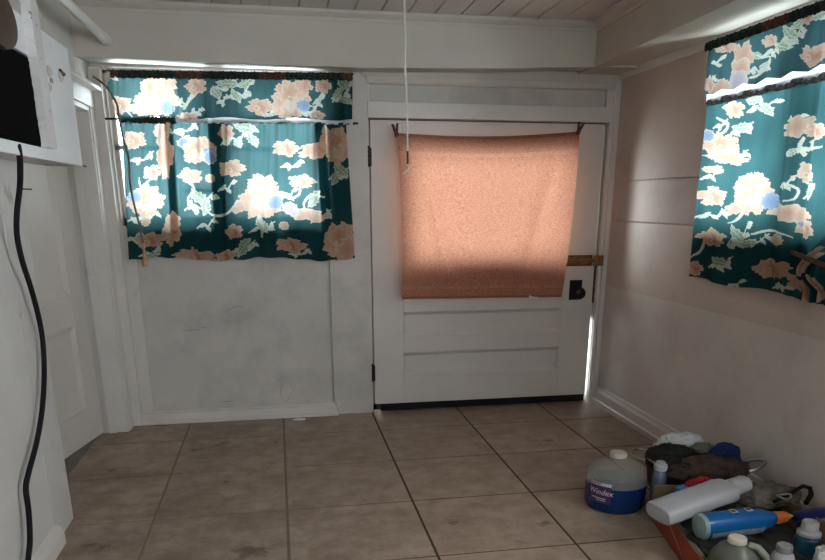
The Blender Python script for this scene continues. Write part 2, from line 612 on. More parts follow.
# door stops, behind the door; the lower right stretch has broken away and lets daylight in
w = MB()
w.box(DX0 - 0.02, DX0 + 0.035, YB + 0.052, YB + TH, 0.0, DZ1)
w.box(DX0, DX1, YB + 0.052, YB + TH, 1.69, DZ1 + 0.02)
w.box(1.965, DX1 + 0.02, YB + 0.052, YB + TH, 0.55, DZ1)
w.box(DX0, DX1, YB + 0.052, YB + TH, 0.0, 0.045)
struct('trim_9', w, surf('dark_sill_wood', (0.05, 0.042, 0.036), 0.8), 0.002)
w = MB()
for k in range(9):
    z = 0.665 + k * 0.028
    w.box(2.004 + 0.002 * (k % 3), 2.0165, YB + 0.002 + 0.001 * (k % 2), YB + 0.05, z, z + 0.030)
struct('trim_10', w, RUST)

# right wall baseboard
bprof = [(0, 0), (0.034, 0), (0.034, 0.03), (0.024, 0.036), (0.022, 0.085), (0.012, 0.10), (0.010, 0.115), (0, 0.12)]
struct('baseboard_right', moulding(bprof, [(XW, YB - 0.02, -1, 0), (XW, YR, -1, 0)]), TRIM)
bl = [(0, 0), (0.035, 0), (0.034, 0.05), (0.02, 0.075), (0, 0.08)]
struct('baseboard_left', moulding(bl, [(XL, YR, 1, 0), (XL, 2.80, 1, 0)]), TRIM)


# ------------------------------------------------------------------ windows
def window(name, axis, a0, a1, z0, z1, face):
    """double sash window in the wall; axis 'x' = back wall (along x), 'y' = right wall (along y)"""
    def B(mb, u0, u1, d0, d1, za, zb):
        if axis == 'x':
            mb.box(u0, u1, face + d0, face + d1, za, zb)
        else:
            mb.box(face + d0, face + d1, u0, u1, za, zb)
    f = MB()
    B(f, a0, a0 + 0.010, 0.0, TH, z0, z1)
    B(f, a1 - 0.010, a1, 0.0, TH, z0, z1)
    B(f, a0, a1, 0.0, TH, z1 - 0.006, z1)
    B(f, a0 - 0.01, a1 + 0.01, -0.02, TH, z0, z0 + 0.025)
    o = struct(name, f, TRIM, 0.002)
    mid = (a0 + a1) / 2
    s = MB()
    B(s, mid - 0.03, mid + 0.03, 0.02, 0.10, z0, z1)
    for c0, c1 in ((a0 + 0.010, mid - 0.03), (mid + 0.03, a1 - 0.010)):
        B(s, c0, c0 + 0.022, 0.05, 0.09, z0 + 0.025, z1 - 0.02)
        B(s, c1 - 0.022, c1, 0.05, 0.09, z0 + 0.025, z1 - 0.02)
        B(s, c0, c1, 0.05, 0.09, z0 + 0.025, z0 + 0.07)
        B(s, c0, c1, 0.05, 0.09, z1 - 0.026, z1 - 0.006)
        zm = (z0 + z1) / 2 + 0.02
        B(s, c0, c1, 0.05, 0.09, zm - 0.012, zm + 0.012)
    s.build('window_sash', TRIM, o, 0.002)
    for c0, c1 in ((a0 + 0.03, mid - 0.05), (mid + 0.05, a1 - 0.03)):
        g = MB()
        B(g, c0, c1, 0.068, 0.072, z0 + 0.06, z1 - 0.02)
        g.build('window_pane', GLASS, o)
    return o


win1 = window('window_1', 'x', WX0, WX1, WZ0, WZ1, YB)
lt = MB()
a_, b_ = at(185, 190.5, 'y', YB - .015), at(214, 192, 'y', YB - .015)
lt.box(a_.x, b_.x, YB - .024, YB - .012, a_.z - .008, a_.z + .008)
lt.tube([(a_.x + .02, YB - .02, a_.z), (a_.x + .02, YB + .06, a_.z)], .006, 6)
lt.tube([(b_.x - .02, YB - .02, a_.z), (b_.x - .02, YB + .06, a_.z)], .006, 6)
lt.build('sash_bar', IRON, win1)
window('window_2', 'y', RY0, RY1, RZ0, RZ1, XW)

# ------------------------------------------------------------------ back door
DF = YB - 0.004          # door face
DL, DR, DB, DT = 0.559, 1.996, 0.052, 1.742
d = MB()
ST = 0.185               # stile
x0, x1 = 0.742, 1.790


def frame_door(mb, rects, X0, X1, Z0, Z1, f0, f1, rec=0.014):
    """slab built of stiles and rails around recessed panels (rects x0,x1,z0,z1 stacked from the bottom, same x range)"""
    a, b = rects[-1][0], rects[-1][1]
    mb.box(X0, a, f0, f1, Z0, Z1)
    mb.box(b, X1, f0, f1, Z0, Z1)
    z = Z0
    for r in rects:
        mb.box(a, b, f0, f1, z, r[2])
        z = r[3]
    mb.box(a, b, f0, f1, z, Z1)


rects = [(x0, x1, 0.228, 0.380), (x0, x1, 0.487, 0.636), (x0 + 0.006, x1, 0.955, 1.575)]
frame_door(d, rects, DL, DR, DB, DT, DF, DF + 0.044)
door = struct('door_2', d, DOORW, 0.003)
for r in rects[:2]:
    p = MB()
    # panel with a sloped bead all round
    a, b, c, e = r
    o_, i_ = DF + 0.002, DF + 0.021
    g = 0.02
    P = [(a, o_, c), (b, o_, c), (b, o_, e), (a, o_, e), (a + g, i_, c + g), (b - g, i_, c + g), (b - g, i_, e - g), (a + g, i_, e - g)]
    p.add(P, [(0, 1, 5, 4), (1, 2, 6, 5), (2, 3, 7, 6), (3, 0, 4, 7), (4, 5, 6, 7)])
    p.box(a, b, DF + 0.026, DF + 0.036, c, e)
    p.build('door_panel', DOORW, door)
p = MB()
p.box(x0 - 0.004, x1 + 0.004, DF + 0.018, DF + 0.024, 0.95, 1.62)
p.build('door_pane', GLASS, door)
p = MB()
p.box(0.60, 1.99, DF + 0.004, DF + 0.04, 0.006, DB + 0.004)
p.build('door_sweep', RUBBER, door)
for hz in (1.543, 0.258):
    h = MB()
    h.tube([(0.549, DF - 0.006, hz - 0.055), (0.549, DF - 0.006, hz + 0.055)], 0.0055, 8)
    for k in range(5):
        h.tube([(0.549, DF - 0.006, hz - 0.052 + k * 0.024), (0.549, DF - 0.006, hz - 0.036 + k * 0.024)], 0.0072, 8)
    h.box(0.549, 0.566, DF - 0.003, DF + 0.002, hz - 0.05, hz + 0.05)
    h.build('hinge', IRON, door)
# painted lock plate, black rose and knob
lp = MB()
kx, kz = 1.868, 0.748
lp.box(kx - 0.062, kx + 0.06, DF - 0.003, DF + 0.001, kz - 0.10, kz + 0.075)
lp.build('lock_plate', TRIM, door, 0.001)
kb = MB()
kb.box(kx - 0.035, kx + 0.048, DF - 0.010, DF - 0.002, kz - 0.058, kz + 0.068)
rs = kb.build('knob_plate', BLACK, door, 0.002)
kb = MB()
M = Matrix.Translation((kx + 0.016, DF - 0.01, kz - 0.01)) @ Matrix.Rotation(PI / 2, 4, 'X')
kb.lathe([(0.018, 0), (0.013, 0.004), (0.012, 0.025), (0.03, 0.034), (0.037, 0.048), (0.034, 0.062), (0.018, 0.070), (0.002, 0.071)], 20, M)
kb.build('door_knob', BLACK, door)
# surface bolt
L = MB()
lx0, lx1, lz = 1.795, 1.955, 0.937
L.box(lx0, lx1 + 0.01, DF - 0.016, DF - 0.005, lz - 0.026, lz + 0.026)
L.tube([(lx0 + 0.02, DF - 0.02, lz), (2.01, DF - 0.02, lz)], 0.009, 8)
L.tube([(lx0 + 0.10, DF - 0.02, lz), (lx0 + 0.10, DF - 0.042, lz)], 0.006, 8)
L.build('door_bolt', BRASS, door, 0.002)
L = MB()
L.box(lx0 - .006, lx1 + .02, DF - 0.005, DF, lz - 0.033, lz + 0.033)
L.build('bolt_plate', IRON, door, 0.001)
L = MB()
L.box(1.975, 2.036, YB - 0.046, YB - 0.021, lz - 0.032, lz + 0.032)
L.box(1.965, 2.00, YB - 0.052, YB - 0.044, lz - 0.028, lz + 0.028)
struct('trim_11', L, BRASS, 0.002)

# ------------------------------------------------------------------ left door, doorway, casing
w = MB()
w.box(XL - 0.17, XL + 0.006, LY1 - 0.010, LY1 + 0.045, 0, LZ1)            # far jamb reveal
w.box(XL - 0.105, XL - 0.06, LY1 - 0.024, LY1, 0, LZ1)            # stop
w.box(XL - 0.17, XL + 0.006, LY0 - 0.03, LY1 + 0.04, LZ1 - 0.010, LZ1 + 0.04)
w.box(XL - 0.105, XL - 0.06, LY0 + 0.01, LY1 - 0.02, LZ1 - 0.024, LZ1)
struct('trim_12', w, TRIM, 0.002)
w = MB()
w.box(XL, XL + 0.014, LY1 + 0.01, YB - 0.046, 0, 1.80)              # far casing
w.box(XL, XL + 0.020, 2.9, YB - 0.046, LZ1 + 0.012, 1.85)         # head casing
w.box(XL, XL + 0.060, 2.9, YB - 0.03, 1.85, 1.868)                  # cap
struct('trim_13', w, TRIM, 0.003)
w = MB()
w.box(XL - 0.10, XL + 0.002, 2.80, LY0, 0, LZ1 + 0.012)            # near casing
struct('trim_14', w, surf('rough_casing_paint', (0.48, 0.46, 0.435), 0.5, 0.06, 6, 0.35, 40, dirt=(0.22, 0.18, 0.13), dirt_scale=5, dirt_lo=0.62, dirt_hi=0.72), 0.001)
w = MB()
w.box(XL - 0.215, XL - 0.155, LY0 - 0.2, LY1 - 0.012, -0.005, 0.008)
struct('trim_15', w, surf('worn_threshold', (0.15, 0.145, 0.125), 0.7, 0.2, 10), 0.002)

lw, lh = 1.235, 1.742
ld = MB()
LR = [(0.17, lw - 0.17, 0.20, 0.70), (0.17, lw - 0.17, 0.86, 1.56)]
# two panels side by side in each row
ld.box(0, 0.16, 0, 0.044, 0.012, lh)
ld.box(lw - 0.16, lw, 0, 0.044, 0.012, lh)
ld.box(lw / 2 - 0.07, lw / 2 + 0.07, 0, 0.044, 0.012, lh)
for za, zb in ((0.012, 0.20), (0.66, 0.83), (1.60, lh)):
    ld.box(0.16, lw - 0.16, 0, 0.044, za, zb)
ldo = struct('door_1', ld, DOORW, 0.003)
for xa, xb in ((0.16, lw / 2 - 0.07), (lw / 2 + 0.07, lw - 0.16)):
    for za, zb in ((0.20, 0.66), (0.83, 1.60)):
        p = MB()
        g = 0.028
        # both faces carry the sloped bead
        for o_, i_, flip in ((0.004, 0.017, 1), (0.040, 0.027, -1)):
            P = [(xa, o_, za), (xb, o_, za), (xb, o_, zb), (xa, o_, zb), (xa + g, i_, za + g), (xb - g, i_, za + g), (xb - g, i_, zb - g), (xa + g, i_, zb - g)]
            fs = [(0, 1, 5, 4), (1, 2, 6, 5), (2, 3, 7, 6), (3, 0, 4, 7), (4, 5, 6, 7)]
            p.add(P, [f[::flip] for f in fs])
        p.build('door_panel', DOORW, ldo)
# hinged on the far jamb, pushed a little way into the passage
ldo.matrix_world = Matrix.Translation((XL - 0.172, LY1 - 0.026, 0)) @ Matrix.Rotation(math.radians(-90 - 12), 4, 'Z')


# ------------------------------------------------------------------ printed cloth
LEAFK = np.array([1.25, 1.45, 1.6])


class Paint:
    """flat cotton print drawn into an array; positions are given on the sheet"""
    K = 2.6

    def __init__(s, x0, y0, x1, y1, seed=1):
        s.x0, s.y0 = x0, y0
        s.w, s.h = int((x1 - x0) * s.K) + 1, int((y1 - y0) * s.K) + 1
        s.a = np.zeros((s.h, s.w, 3))
        s.rng = np.random.RandomState(seed)
        yy, xx = np.mgrid[0:s.h, 0:s.w]
        s.X = xx / s.K + x0
        s.Y = yy / s.K + y0
        v = 0.5 + 0.25 * np.sin(s.X * 0.21 + 1.3 * np.sin(s.Y * 0.05)) + 0.25 * np.sin(s.Y * 0.13 + s.X * 0.05)
        base = np.array([0.014, 0.080, 0.098])
        s.a[:] = base * (0.85 + 0.3 * v[..., None])

    def win(s, cx, cy, r):
        i0, i1 = max(0, int((cy - r - s.y0) * s.K)), min(s.h, int((cy + r - s.y0) * s.K) + 2)
        j0, j1 = max(0, int((cx - r - s.x0) * s.K)), min(s.w, int((cx + r - s.x0) * s.K) + 2)
        if i1 <= i0 or j1 <= j0:
            return None
        return slice(i0, i1), slice(j0, j1)

    def petal(s, cx, cy, rx, ry, rot=0.0, n=5, col=(0.66, 0.37, 0.27), tip=(0.80, 0.60, 0.46), rim=(0.84, 0.72, 0.58), jag=0.2, ph=None):
        R = max(rx, ry) * 1.35 + 2
        wn = s.win(cx, cy, R)
        if wn is None:
            return
        X, Y = s.X[wn] - cx, s.Y[wn] - cy
        c, sn = math.cos(rot), math.sin(rot)
        x, y = (X * c + Y * sn) / rx, (-X * sn + Y * c) / ry
        r, th = np.hypot(x, y), np.arctan2(y, x)
        ph = s.rng.uniform(0, 6.28) if ph is None else ph
        p2, p3 = s.rng.uniform(0, 6.28, 2)
        lim = 1 - jag + jag * 1.5 * np.abs(np.cos(n * th / 2 + ph)) + 0.07 * np.sin(9 * th + p2) + 0.05 * np.sin(17 * th + p3)
        m = r < lim
        q = np.clip(r / np.maximum(lim, 0.2), 0, 1)
        st = 0.5 + 0.5 * np.sin(th * 14 + 3 * np.sin(r * 5 + p2))
        t = np.clip(q ** 1.3 * 0.85 + 0.25 * (st - 0.5), 0, 1)[..., None]
        colr = np.array(col) * (1 - t) + np.array(tip) * t
        edge = (lim - r) * min(rx, ry) < 0.75
        colr[edge] = rim
        s.a[wn][m] = colr[m]

    def flower(s, cx, cy, w, h, rot=0.0, n=5):
        s.petal(cx, cy, w / 2, h / 2, rot, n)
        s.petal(cx + w * .05, cy + h * .03, w * .27, h * .27, rot + 1, 5, col=(0.52, 0.25, 0.17), tip=(0.68, 0.42, 0.31), rim=(0.74, 0.53, 0.41))
        s.petal(cx - w * .12, cy + h * .10, w * .13, h * .14, rot, 4, col=(0.60, 0.34, 0.24), tip=(0.74, 0.50, 0.38))

    def peony(s, cx, cy, w, h, blue=(0.22, 0.15)):
        r = s.rng
        for k in range(6):
            a = k / 6 * 6.28 + r.uniform(-.3, .3)
            s.petal(cx + math.cos(a) * w * .26, cy + math.sin(a) * h * .26, w * .28, h * .26, r.uniform(0, 3), 5, jag=.22,
                    col=(0.70, 0.42, 0.30), tip=(0.82, 0.62, 0.47))
        s.petal(cx - w * .05, cy - h * .12, w * .25, h * .28, .3, 6, col=(0.62, 0.34, 0.22), tip=(0.80, 0.56, 0.40))
        s.petal(cx + w * .02, cy + h * .15, w * .22, h * .2, .3, 5, col=(0.78, 0.60, 0.48), tip=(0.84, 0.72, 0.62))
        for k in range(7):
            s.petal(cx + r.uniform(-.08, .08) * w, cy + r.uniform(-.02, .08) * h, .9, .9, 0, 3, col=(0.3, 0.26, 0.13), tip=(0.42, 0.36, 0.2), rim=(0.5, 0.42, 0.25))
        if blue:
            s.petal(cx + w * blue[0], cy + h * blue[1], w * .19, h * .16, .2, 3, col=(0.15, 0.29, 0.60), tip=(0.26, 0.40, 0.68), rim=(0.55, 0.62, 0.72), jag=.08)

    def stroke(s, pts, wid=1.2, col=(0.62, 0.66, 0.54)):
        pts = np.array(pts, float)
        n = len(pts)
        ts = np.linspace(0, n - 1, 30 * n)
        # catmull-rom
        P = []
        for t in ts:
            i = min(int(t), n - 2)
            f = t - i
            p0, p1, p2, p3 = pts[max(i - 1, 0)], pts[i], pts[i + 1], pts[min(i + 2, n - 1)]
            P.append(0.5 * ((2 * p1) + (-p0 + p2) * f + (2 * p0 - 5 * p1 + 4 * p2 - p3) * f * f + (-p0 + 3 * p1 - 3 * p2 + p3) * f ** 3))
        for k, q in enumerate(P):
            wn = s.win(q[0], q[1], wid + 1)
            if wn is None:
                continue
            d = np.hypot(s.X[wn] - q[0], s.Y[wn] - q[1])
            ww = wid * (0.55 + 0.45 * math.sin(PI * min(1, 0.15 + k / len(P))))
            s.a[wn][d < ww] = np.array(col) * LEAFK

    def leaf(s, cx, cy, ln, wd, rot, fill=(0.26, 0.36, 0.25), rim=(0.60, 0.64, 0.50)):
        wn = s.win(cx, cy, ln + 2)
        if wn is None:
            return
        X, Y = s.X[wn] - cx, s.Y[wn] - cy
        c, sn = math.cos(rot), math.sin(rot)
        x, y = (X * c + Y * sn) / ln, (-X * sn + Y * c) / wd
        y = y + 0.35 * np.sin(x * 2.2)
        lim = (1 - np.clip(np.abs(x), 0, 1) ** 1.6) * (1 + 0.16 * np.sin(x * 16))
        rim, fill = tuple(np.array(rim) * LEAFK), tuple(np.array(fill) * LEAFK)
        m = (np.abs(x) < 1) & (np.abs(y) < lim)
        edge = (lim - np.abs(y)) * wd < 1.0
        rib = np.abs(y) * wd < 0.4
        st = (0.85 + 0.3 * (np.sin(x * 22 + np.abs(y) * 6) > 0.2))[..., None]
        colr = np.array(fill) * st
        colr[edge | rib] = rim
        s.a[wn][m] = colr[m]

    def spray(s, cx, cy, w, h, n=4, white=True):
        """curled stem with pale leaves"""
        r = s.rng
        rim = (0.66, 0.70, 0.58)
        fill = (0.50, 0.56, 0.44) if white else (0.26, 0.36, 0.25)
        pts = [(cx - w * .5, cy + h * .35), (cx - w * .2, cy + h * .1), (cx + w * .1, cy + h * .22), (cx + w * .3, cy - h * .1), (cx + w * .5, cy - h * .4)]
        s.stroke(pts, 1.0, rim)
        for k in range(n):
            t = (k + .5) / n
            i = min(int(t * 4), 3)
            a, b = pts[i], pts[i + 1]
            f = t * 4 - i
            x, y = a[0] + (b[0] - a[0]) * f, a[1] + (b[1] - a[1]) * f
            rot = r.uniform(-1.2, 1.2) + (PI / 2 if k % 2 else 0)
            s.leaf(x + math.cos(rot) * w * .13, y + math.sin(rot) * h * .16, max(4, w * .2), max(2.0, h * .12), rot, fill, rim)

    def bud(s, cx, cy, r):
        s.petal(cx, cy, r, r * .85, 0, 3, col=(0.60, 0.42, 0.28), tip=(0.74, 0.60, 0.44), jag=.06)

    def sample(s, px, py):
        j = np.clip(((px - s.x0) * s.K).round().astype(int), 0, s.w - 1)
        i = np.clip(((py - s.y0) * s.K).round().astype(int), 0, s.h - 1)
        return s.a[i, j] * np.array([0.57, 0.51, 0.46])


def cloth(name, P, cols, mat, parent=None, thick=0.0):
    """P: (nv, nu, 3) grid of points, cols: (nv, nu, 3)"""
    nv, nu = P.shape[:2]
    me = bpy.data.meshes.new(name)
    idx = np.arange(nv * nu).reshape(nv, nu)
    q = np.stack([idx[:-1, :-1], idx[1:, :-1], idx[1:, 1:], idx[:-1, 1:]], -1).reshape(-1, 4)
    me.vertices.add(nv * nu)
    me.vertices.foreach_set('co', P.reshape(-1).astype(np.float32))
    me.loops.add(q.size)
    me.loops.foreach_set('vertex_index', q.reshape(-1).astype(np.int32))
    me.polygons.add(len(q))
    me.polygons.foreach_set('loop_start', (np.arange(len(q)) * 4).astype(np.int32))
    me.polygons.foreach_set('loop_total', np.full(len(q), 4, np.int32))
    me.polygons.foreach_set('use_smooth', np.ones(len(q), bool))
    me.update(calc_edges=True)
    at_ = me.color_attributes.new('print', 'FLOAT_COLOR', 'POINT')
    c4 = np.ones((nv * nu, 4), np.float32)
    c4[:, :3] = cols.reshape(-1, 3)
    at_.data.foreach_set('color', c4.reshape(-1))
    me.materials.append(mat)
    o = bpy.data.objects.new(name, me)
    COL.objects.link(o)
    if parent:
        o.parent = parent
    return o


def bump1(x, c, w):
    return np.exp(-((x - c) / w) ** 2)


PRINT = cloth_mat('printed_curtain_cotton', 0.34, gain=0.62, sheer=0.005)
LINING = cloth_mat('white_curtain_lining', 0.6)
WHITEC = np.array([0.72, 0.72, 0.74])


def px_of(P):
    d = P - CC
    wq = d @ FW
    return 412.5 + F_PX * (d @ RT) / wq, CY - F_PX * (d @ UP) / wq


# --- lower curtain on the back window
YC = YB - 0.055
pt = Paint(118, 116, 362, 268, 3)
for a in [(141, 157, 24, 14, 4), (143, 217, 30, 10, 4), (199, 202, 28, 26, 5), (291, 164, 20, 12, 4), (289, 193, 12, 14, 3), (242, 248, 26, 16, 4),
          (299, 252, 20, 9, 4), (236, 134, 30, 30, 6), (262, 228, 26, 14, 4), (150, 252, 22, 12, 4), (226, 185, 16, 14, 3), (184, 128, 24, 14, 4),
          (340, 172, 22, 20, 5), (206, 222, 18, 16, 3), (316, 214, 30, 12, 4), (133, 236, 14, 12, 3)]:
    pt.spray(*a)
for a in [(199, 197, 12, 6, 1.0), (206, 206, 10, 5, 2.0), (246, 128, 14, 5, 0.4), (253, 140, 9, 5, 1.3), (314, 198, 11, 5, -.8), (244, 246, 10, 6, -.6),
          (262, 226, 9, 5, 1.2), (341, 170, 10, 5, 1.0), (335, 178, 8, 4, 2.2), (165, 130, 9, 4, .6), (152, 257, 9, 4, .1)]:
    pt.leaf(*a)
pt.stroke([(300, 187), (299, 194), (290, 199), (283, 197)], 1.2)
pt.stroke([(324, 196), (312, 194), (304, 203), (306, 210)], 1.2)
pt.stroke([(190, 182), (194, 190), (188, 200), (196, 214)], 1.2)
pt.stroke([(238, 200), (228, 212), (212, 214), (205, 206)], 1.3)
pt.stroke([(258, 214), (262, 226), (262, 238)], 2.2)
pt.stroke([(150, 180), (141, 186), (139, 178)], 1.1)
pt.flower(134, 140, 24, 17)
pt.flower(152, 173, 17, 15)
pt.petal(162, 132, 8, 14, 0, 5)
pt.petal(165, 156, 8, 22, 0, 4)
pt.peony(146, 201, 38, 30, None)
pt.petal(135, 197, 7, 6, 0, 3, col=(0.15, 0.29, 0.60), tip=(0.26, 0.40, 0.68), rim=(0.55, 0.62, 0.72), jag=.08)
pt.flower(188, 143, 20, 14)
pt.petal(183, 143, 6, 5, 0, 3, col=(0.15, 0.29, 0.60), tip=(0.3, 0.45, 0.7), jag=.08)
pt.peony(199, 150, 34, 26, (0.3, 0.05))
pt.flower(190.5, 176, 23, 15)
pt.flower(226, 132, 15, 15)
pt.flower(232, 168, 26, 16)
pt.petal(210, 157, 6, 7, 0, 3, col=(0.15, 0.29, 0.60), tip=(0.3, 0.45, 0.7), jag=.08)
pt.flower(286, 148.5, 26, 16)
pt.petal(316, 150, 17, 8, -.2, 5)
pt.petal(326, 138, 6, 12, 0, 4)
pt.flower(302, 181, 26, 13)
pt.petal(245, 204, 14, 6, -.5, 4, tip=(0.84, 0.68, 0.54))
pt.petal(306, 214, 22, 6, .1, 6, tip=(0.84, 0.68, 0.54))
pt.peony(262, 198, 40, 44, (0.34, 0.12))
pt.petal(262, 184, 14, 8, 0, 7, jag=.3)
pt.petal(291, 209, 9, 6, .4, 3, col=(0.45, 0.42, 0.6), tip=(0.6, 0.56, 0.68))
pt.bud(284, 227, 5)
pt.flower(234, 231, 17, 14)
pt.flower(291, 246, 30, 14)
pt.peony(341, 240, 34, 36, None)
pt.petal(348, 249, 10, 12, 0, 4)
pt.peony(338, 146, 26, 38, None)
pt.flower(172, 232, 18, 28)
pt.petal(173, 222, 7, 9, 0, 5, tip=(0.8, 0.6, 0.46))
pt.flower(150, 241, 30, 14)
pt.flower(196, 256, 42, 12)
pt.flower(226, 255, 20, 12)
pt.bud(146, 222, 5)
pt.bud(210, 178, 5)

nu, nv = 520, 330
u = np.linspace(0, 1, nu)[None, :]
v = np.linspace(0, 1, nv)[:, None]
TLp, TRp = at(121, 121, 'y', YC), at(346, 123, 'y', YC)
BLp, BRp = at(129, 259, 'y', YC), at(355, 259, 'y', YC)
xx = (TLp.x * (1 - v) + BLp.x * v) * (1 - u) + (TRp.x * (1 - v) + BRp.x * v) * u
zz = (TLp.z * (1 - v) + BLp.z * v) * (1 - u) + (TRp.z * (1 - v) + BRp.z * v) * u
flat = np.stack([xx, np.full_like(xx, YC), zz], -1)
px, py = px_of(flat)
col = pt.sample(px, py)
fold = 0.006 * np.sin(px * 0.33 + 0.4 * np.sin(v * 3)) * (1 - .5 * v) + 0.0035 * np.sin(px * 0.8 + 2) * np.exp(-v * 3)
for c, wdt, amp in ((134, 5, -.022), (158, 5, .02), (172, 3.5, -.03), (190, 8, .018), (216, 3, -.026), (225, 3, .02), (244, 6, -.012), (262, 4, .02),
                    (281, 7, -.012), (300, 5, .012), (321, 4, -.024), (334, 4, .02), (347, 4, -.018)):
    fold = fold + amp * bump1(px + 3 * np.sin(v * 4 + c), c, wdt) * (0.55 + 0.45 * np.cos(v * 2.2 + c))
flat[..., 1] += np.minimum(fold * 1.4, 0.028)
flat[..., 2] += -0.010 * np.sin(px * 0.06 + 1) * v + 0.004 * np.sin(px * .25) * v
cur = thing('curtain', 'long teal floral curtain hanging over the window left of the panelled door', 'curtain', 'floral curtains')
cloth('curtain_panel', flat, col, PRINT, cur)


# turned-back cloth lies double in three places
for c0_, c1_ in ((168, 177), (211, 226), (319, 329)):
    jj = np.where((px.mean(0) > c0_) & (px.mean(0) < c1_))[0]
    dbl = flat[::2, jj].copy()
    dbl[..., 1] = np.minimum(dbl[..., 1] + 0.010, YB - 0.022)
    cloth('curtain_turnback', dbl, col[::2, jj], PRINT, cur)


# ruffled headers: a narrow gathered sleeve over the rod
def ruffle(name, pts, r, colfn, mat, parent, axis, seed=2, tall=1.0):
    """gathered sleeve: tube around the rod with many small puckers"""
    rng = np.random.RandomState(seed)
    A, Bp = np.array(pts[0]), np.array(pts[1])
    L_ = np.linalg.norm(Bp - A)
    n = int(L_ / 0.004)
    t = np.linspace(0, 1, n)[None, :]
    k = np.linspace(0, 2 * PI, 18)[:, None]
    ph = np.cumsum(rng.uniform(0.7, 1.7, n))[None, :]
    rr = r * (1 + 0.10 * np.sin(ph) + 0.09 * np.sin(ph * 0.37 + k * 2))
    off = np.array([0, 1.0, 0]) if axis == 'x' else np.array([1.0, 0, 0])
    base = A[None, None] * (1 - t[..., None]) + Bp[None, None] * t[..., None]
    P = base + np.cos(k)[..., None] * rr[..., None] * off * 0.8 + np.sin(k)[..., None] * (rr * tall)[..., None] * np.array([0, 0, 1.0])
    px, py = px_of(P)
    return cloth(name, P, colfn(px, py, t), mat, parent)


def dark_header(px, py, t):
    s = 0.5 + 0.5 * np.sin(px * 0.9 + 2 * np.sin(py * .7)) * np.sin(py * 1.1 + px * .3)
    s = s[..., None]
    br = (np.sin(px * 0.075) > 0.55)[..., None]
    a = np.array([0.010, 0.024, 0.022]) * (1 - s) + np.array([0.05, 0.055, 0.045]) * s
    b = np.array([0.16, 0.07, 0.05]) * (1 - s) + np.array([0.05, 0.035, 0.03]) * s
    return np.where(br, b, a)


def white_header(px, py, t):
    return np.broadcast_to(WHITEC, px.shape + (3,)).copy()


HEADER = cloth_mat('gathered_header_cotton', 0.25)
ZR = at(230, 121, 'y', YC).z
ruffle('gathered_header', [(at(121, 120, 'y', YC).x, YC, at(121, 119.5, 'y', YC).z), (at(176, 121, 'y', YC).x, YC, at(176, 120.5, 'y', YC).z)], 0.017, dark_header, HEADER, cur, 'x')
ruffle('gathered_header', [(at(174, 121, 'y', YC).x, YC, at(174, 120, 'y', YC).z), (at(347, 123, 'y', YC).x, YC, at(347, 122, 'y', YC).z)], 0.013, white_header, LINING, cur, 'x', 5)
settle(cur, (-0.17, YC, BLp.z))

# --- valance on the back window
YV = YB - 0.088
pv = Paint(98, 64, 362, 126, 5)
for a in [(222, 86, 22, 22, 5), (240, 90, 24, 24, 5), (184, 100, 14, 16, 3), (342, 92, 18, 26, 5), (222, 100, 10, 12, 3), (318, 100, 10, 12, 3), (112, 76, 16, 8, 3),
          (308, 112, 14, 8, 3), (196, 110, 12, 8, 3), (268, 112, 12, 8, 3)]:
    pv.spray(*a)
for a in [(228, 84, 13, 5, .3), (236, 96, 9, 4, 1.2), (246, 82, 10, 5, -.3), (216, 93, 8, 5, 1.4), (344, 84, 9, 5, 1.2), (346, 100, 8, 4, .8), (338, 93, 9, 4, 2.6)]:
    pv.leaf(*a)
pv.stroke([(197, 92), (189, 100), (184, 106), (176, 103)], 1.3)
pv.stroke([(323, 92), (318, 100), (316, 106), (310, 106)], 1.2)
pv.stroke([(124, 106), (132, 116)], 1.0)
pv.petal(150, 107, 22, 9, 0, 6, tip=(0.84, 0.70, 0.54), jag=.15)
pv.peony(157, 97, 40, 42, (0.26, 0.26))
pv.petal(150, 88, 9, 8, .2, 6, jag=.3)
pv.petal(170, 85, 7, 7, .2, 6, jag=.3)
pv.flower(196, 86, 21, 16)
pv.flower(260, 106, 26, 15)
pv.petal(286, 112, 12, 6, 0, 5)
pv.peony(291, 99, 36, 40, (0.34, 0.18))
pv.petal(304, 86, 8, 9, .2, 6, jag=.3)
pv.flower(323, 86, 16, 14)
pv.flower(121, 104, 22, 16)
pv.flower(188, 116, 20, 9)
pv.flower(317, 115, 16, 8)
pv.bud(107, 76, 4.5)
nu, nv = 560, 120
u = np.linspace(0, 1, nu)[None, :]
v = np.linspace(0, 1, nv)[:, None]
q = [at(103, 71, 'y', YV), at(352.5, 74, 'y', YV), at(118, 117.5, 'y', YV), at(352.5, 119.5, 'y', YV)]


def quad(q, u, v, ax):
    g = lambda i: getattr(q[i], ax)
    return (g(0) * (1 - v) + g(2) * v) * (1 - u) + (g(1) * (1 - v) + g(3) * v) * u


flat = np.stack([quad(q, u, v, 'x'), np.full((nv, nu), YV), quad(q, u, v, 'z')], -1)
px, py = px_of(flat)
col = pv.sample(px, py)
fold = 0.004 * np.sin(px * 0.36) + 0.003 * np.sin(px * .85 + 1) * (1 - v)
for c, wdt, amp in ((112, 6, -.015), (136, 5, .012), (176, 2.6, -.03), (186, 5, .016), (207, 2.6, -.026), (240, 4, .014), (262, 6, -.012), (281, 4, .016), (294, 3, -.016),
                    (311, 3, .02), (320, 4, -.016), (340, 5, .014)):
    fold = fold + amp * bump1(px + (1 - v) * 4 * np.sin(c), c, wdt) * (0.35 + 0.65 * v)
flat[..., 1] += fold * 0.9
flat[..., 2] += (0.006 * np.sin(px * .09) + 0.005 * np.sign(np.sin(px * .21)) * 0) * v
val = thing('valance', 'short teal floral valance across the top of the window left of the panelled door', 'valance', 'floral valances')
cloth('valance_panel', flat, col, PRINT, val)
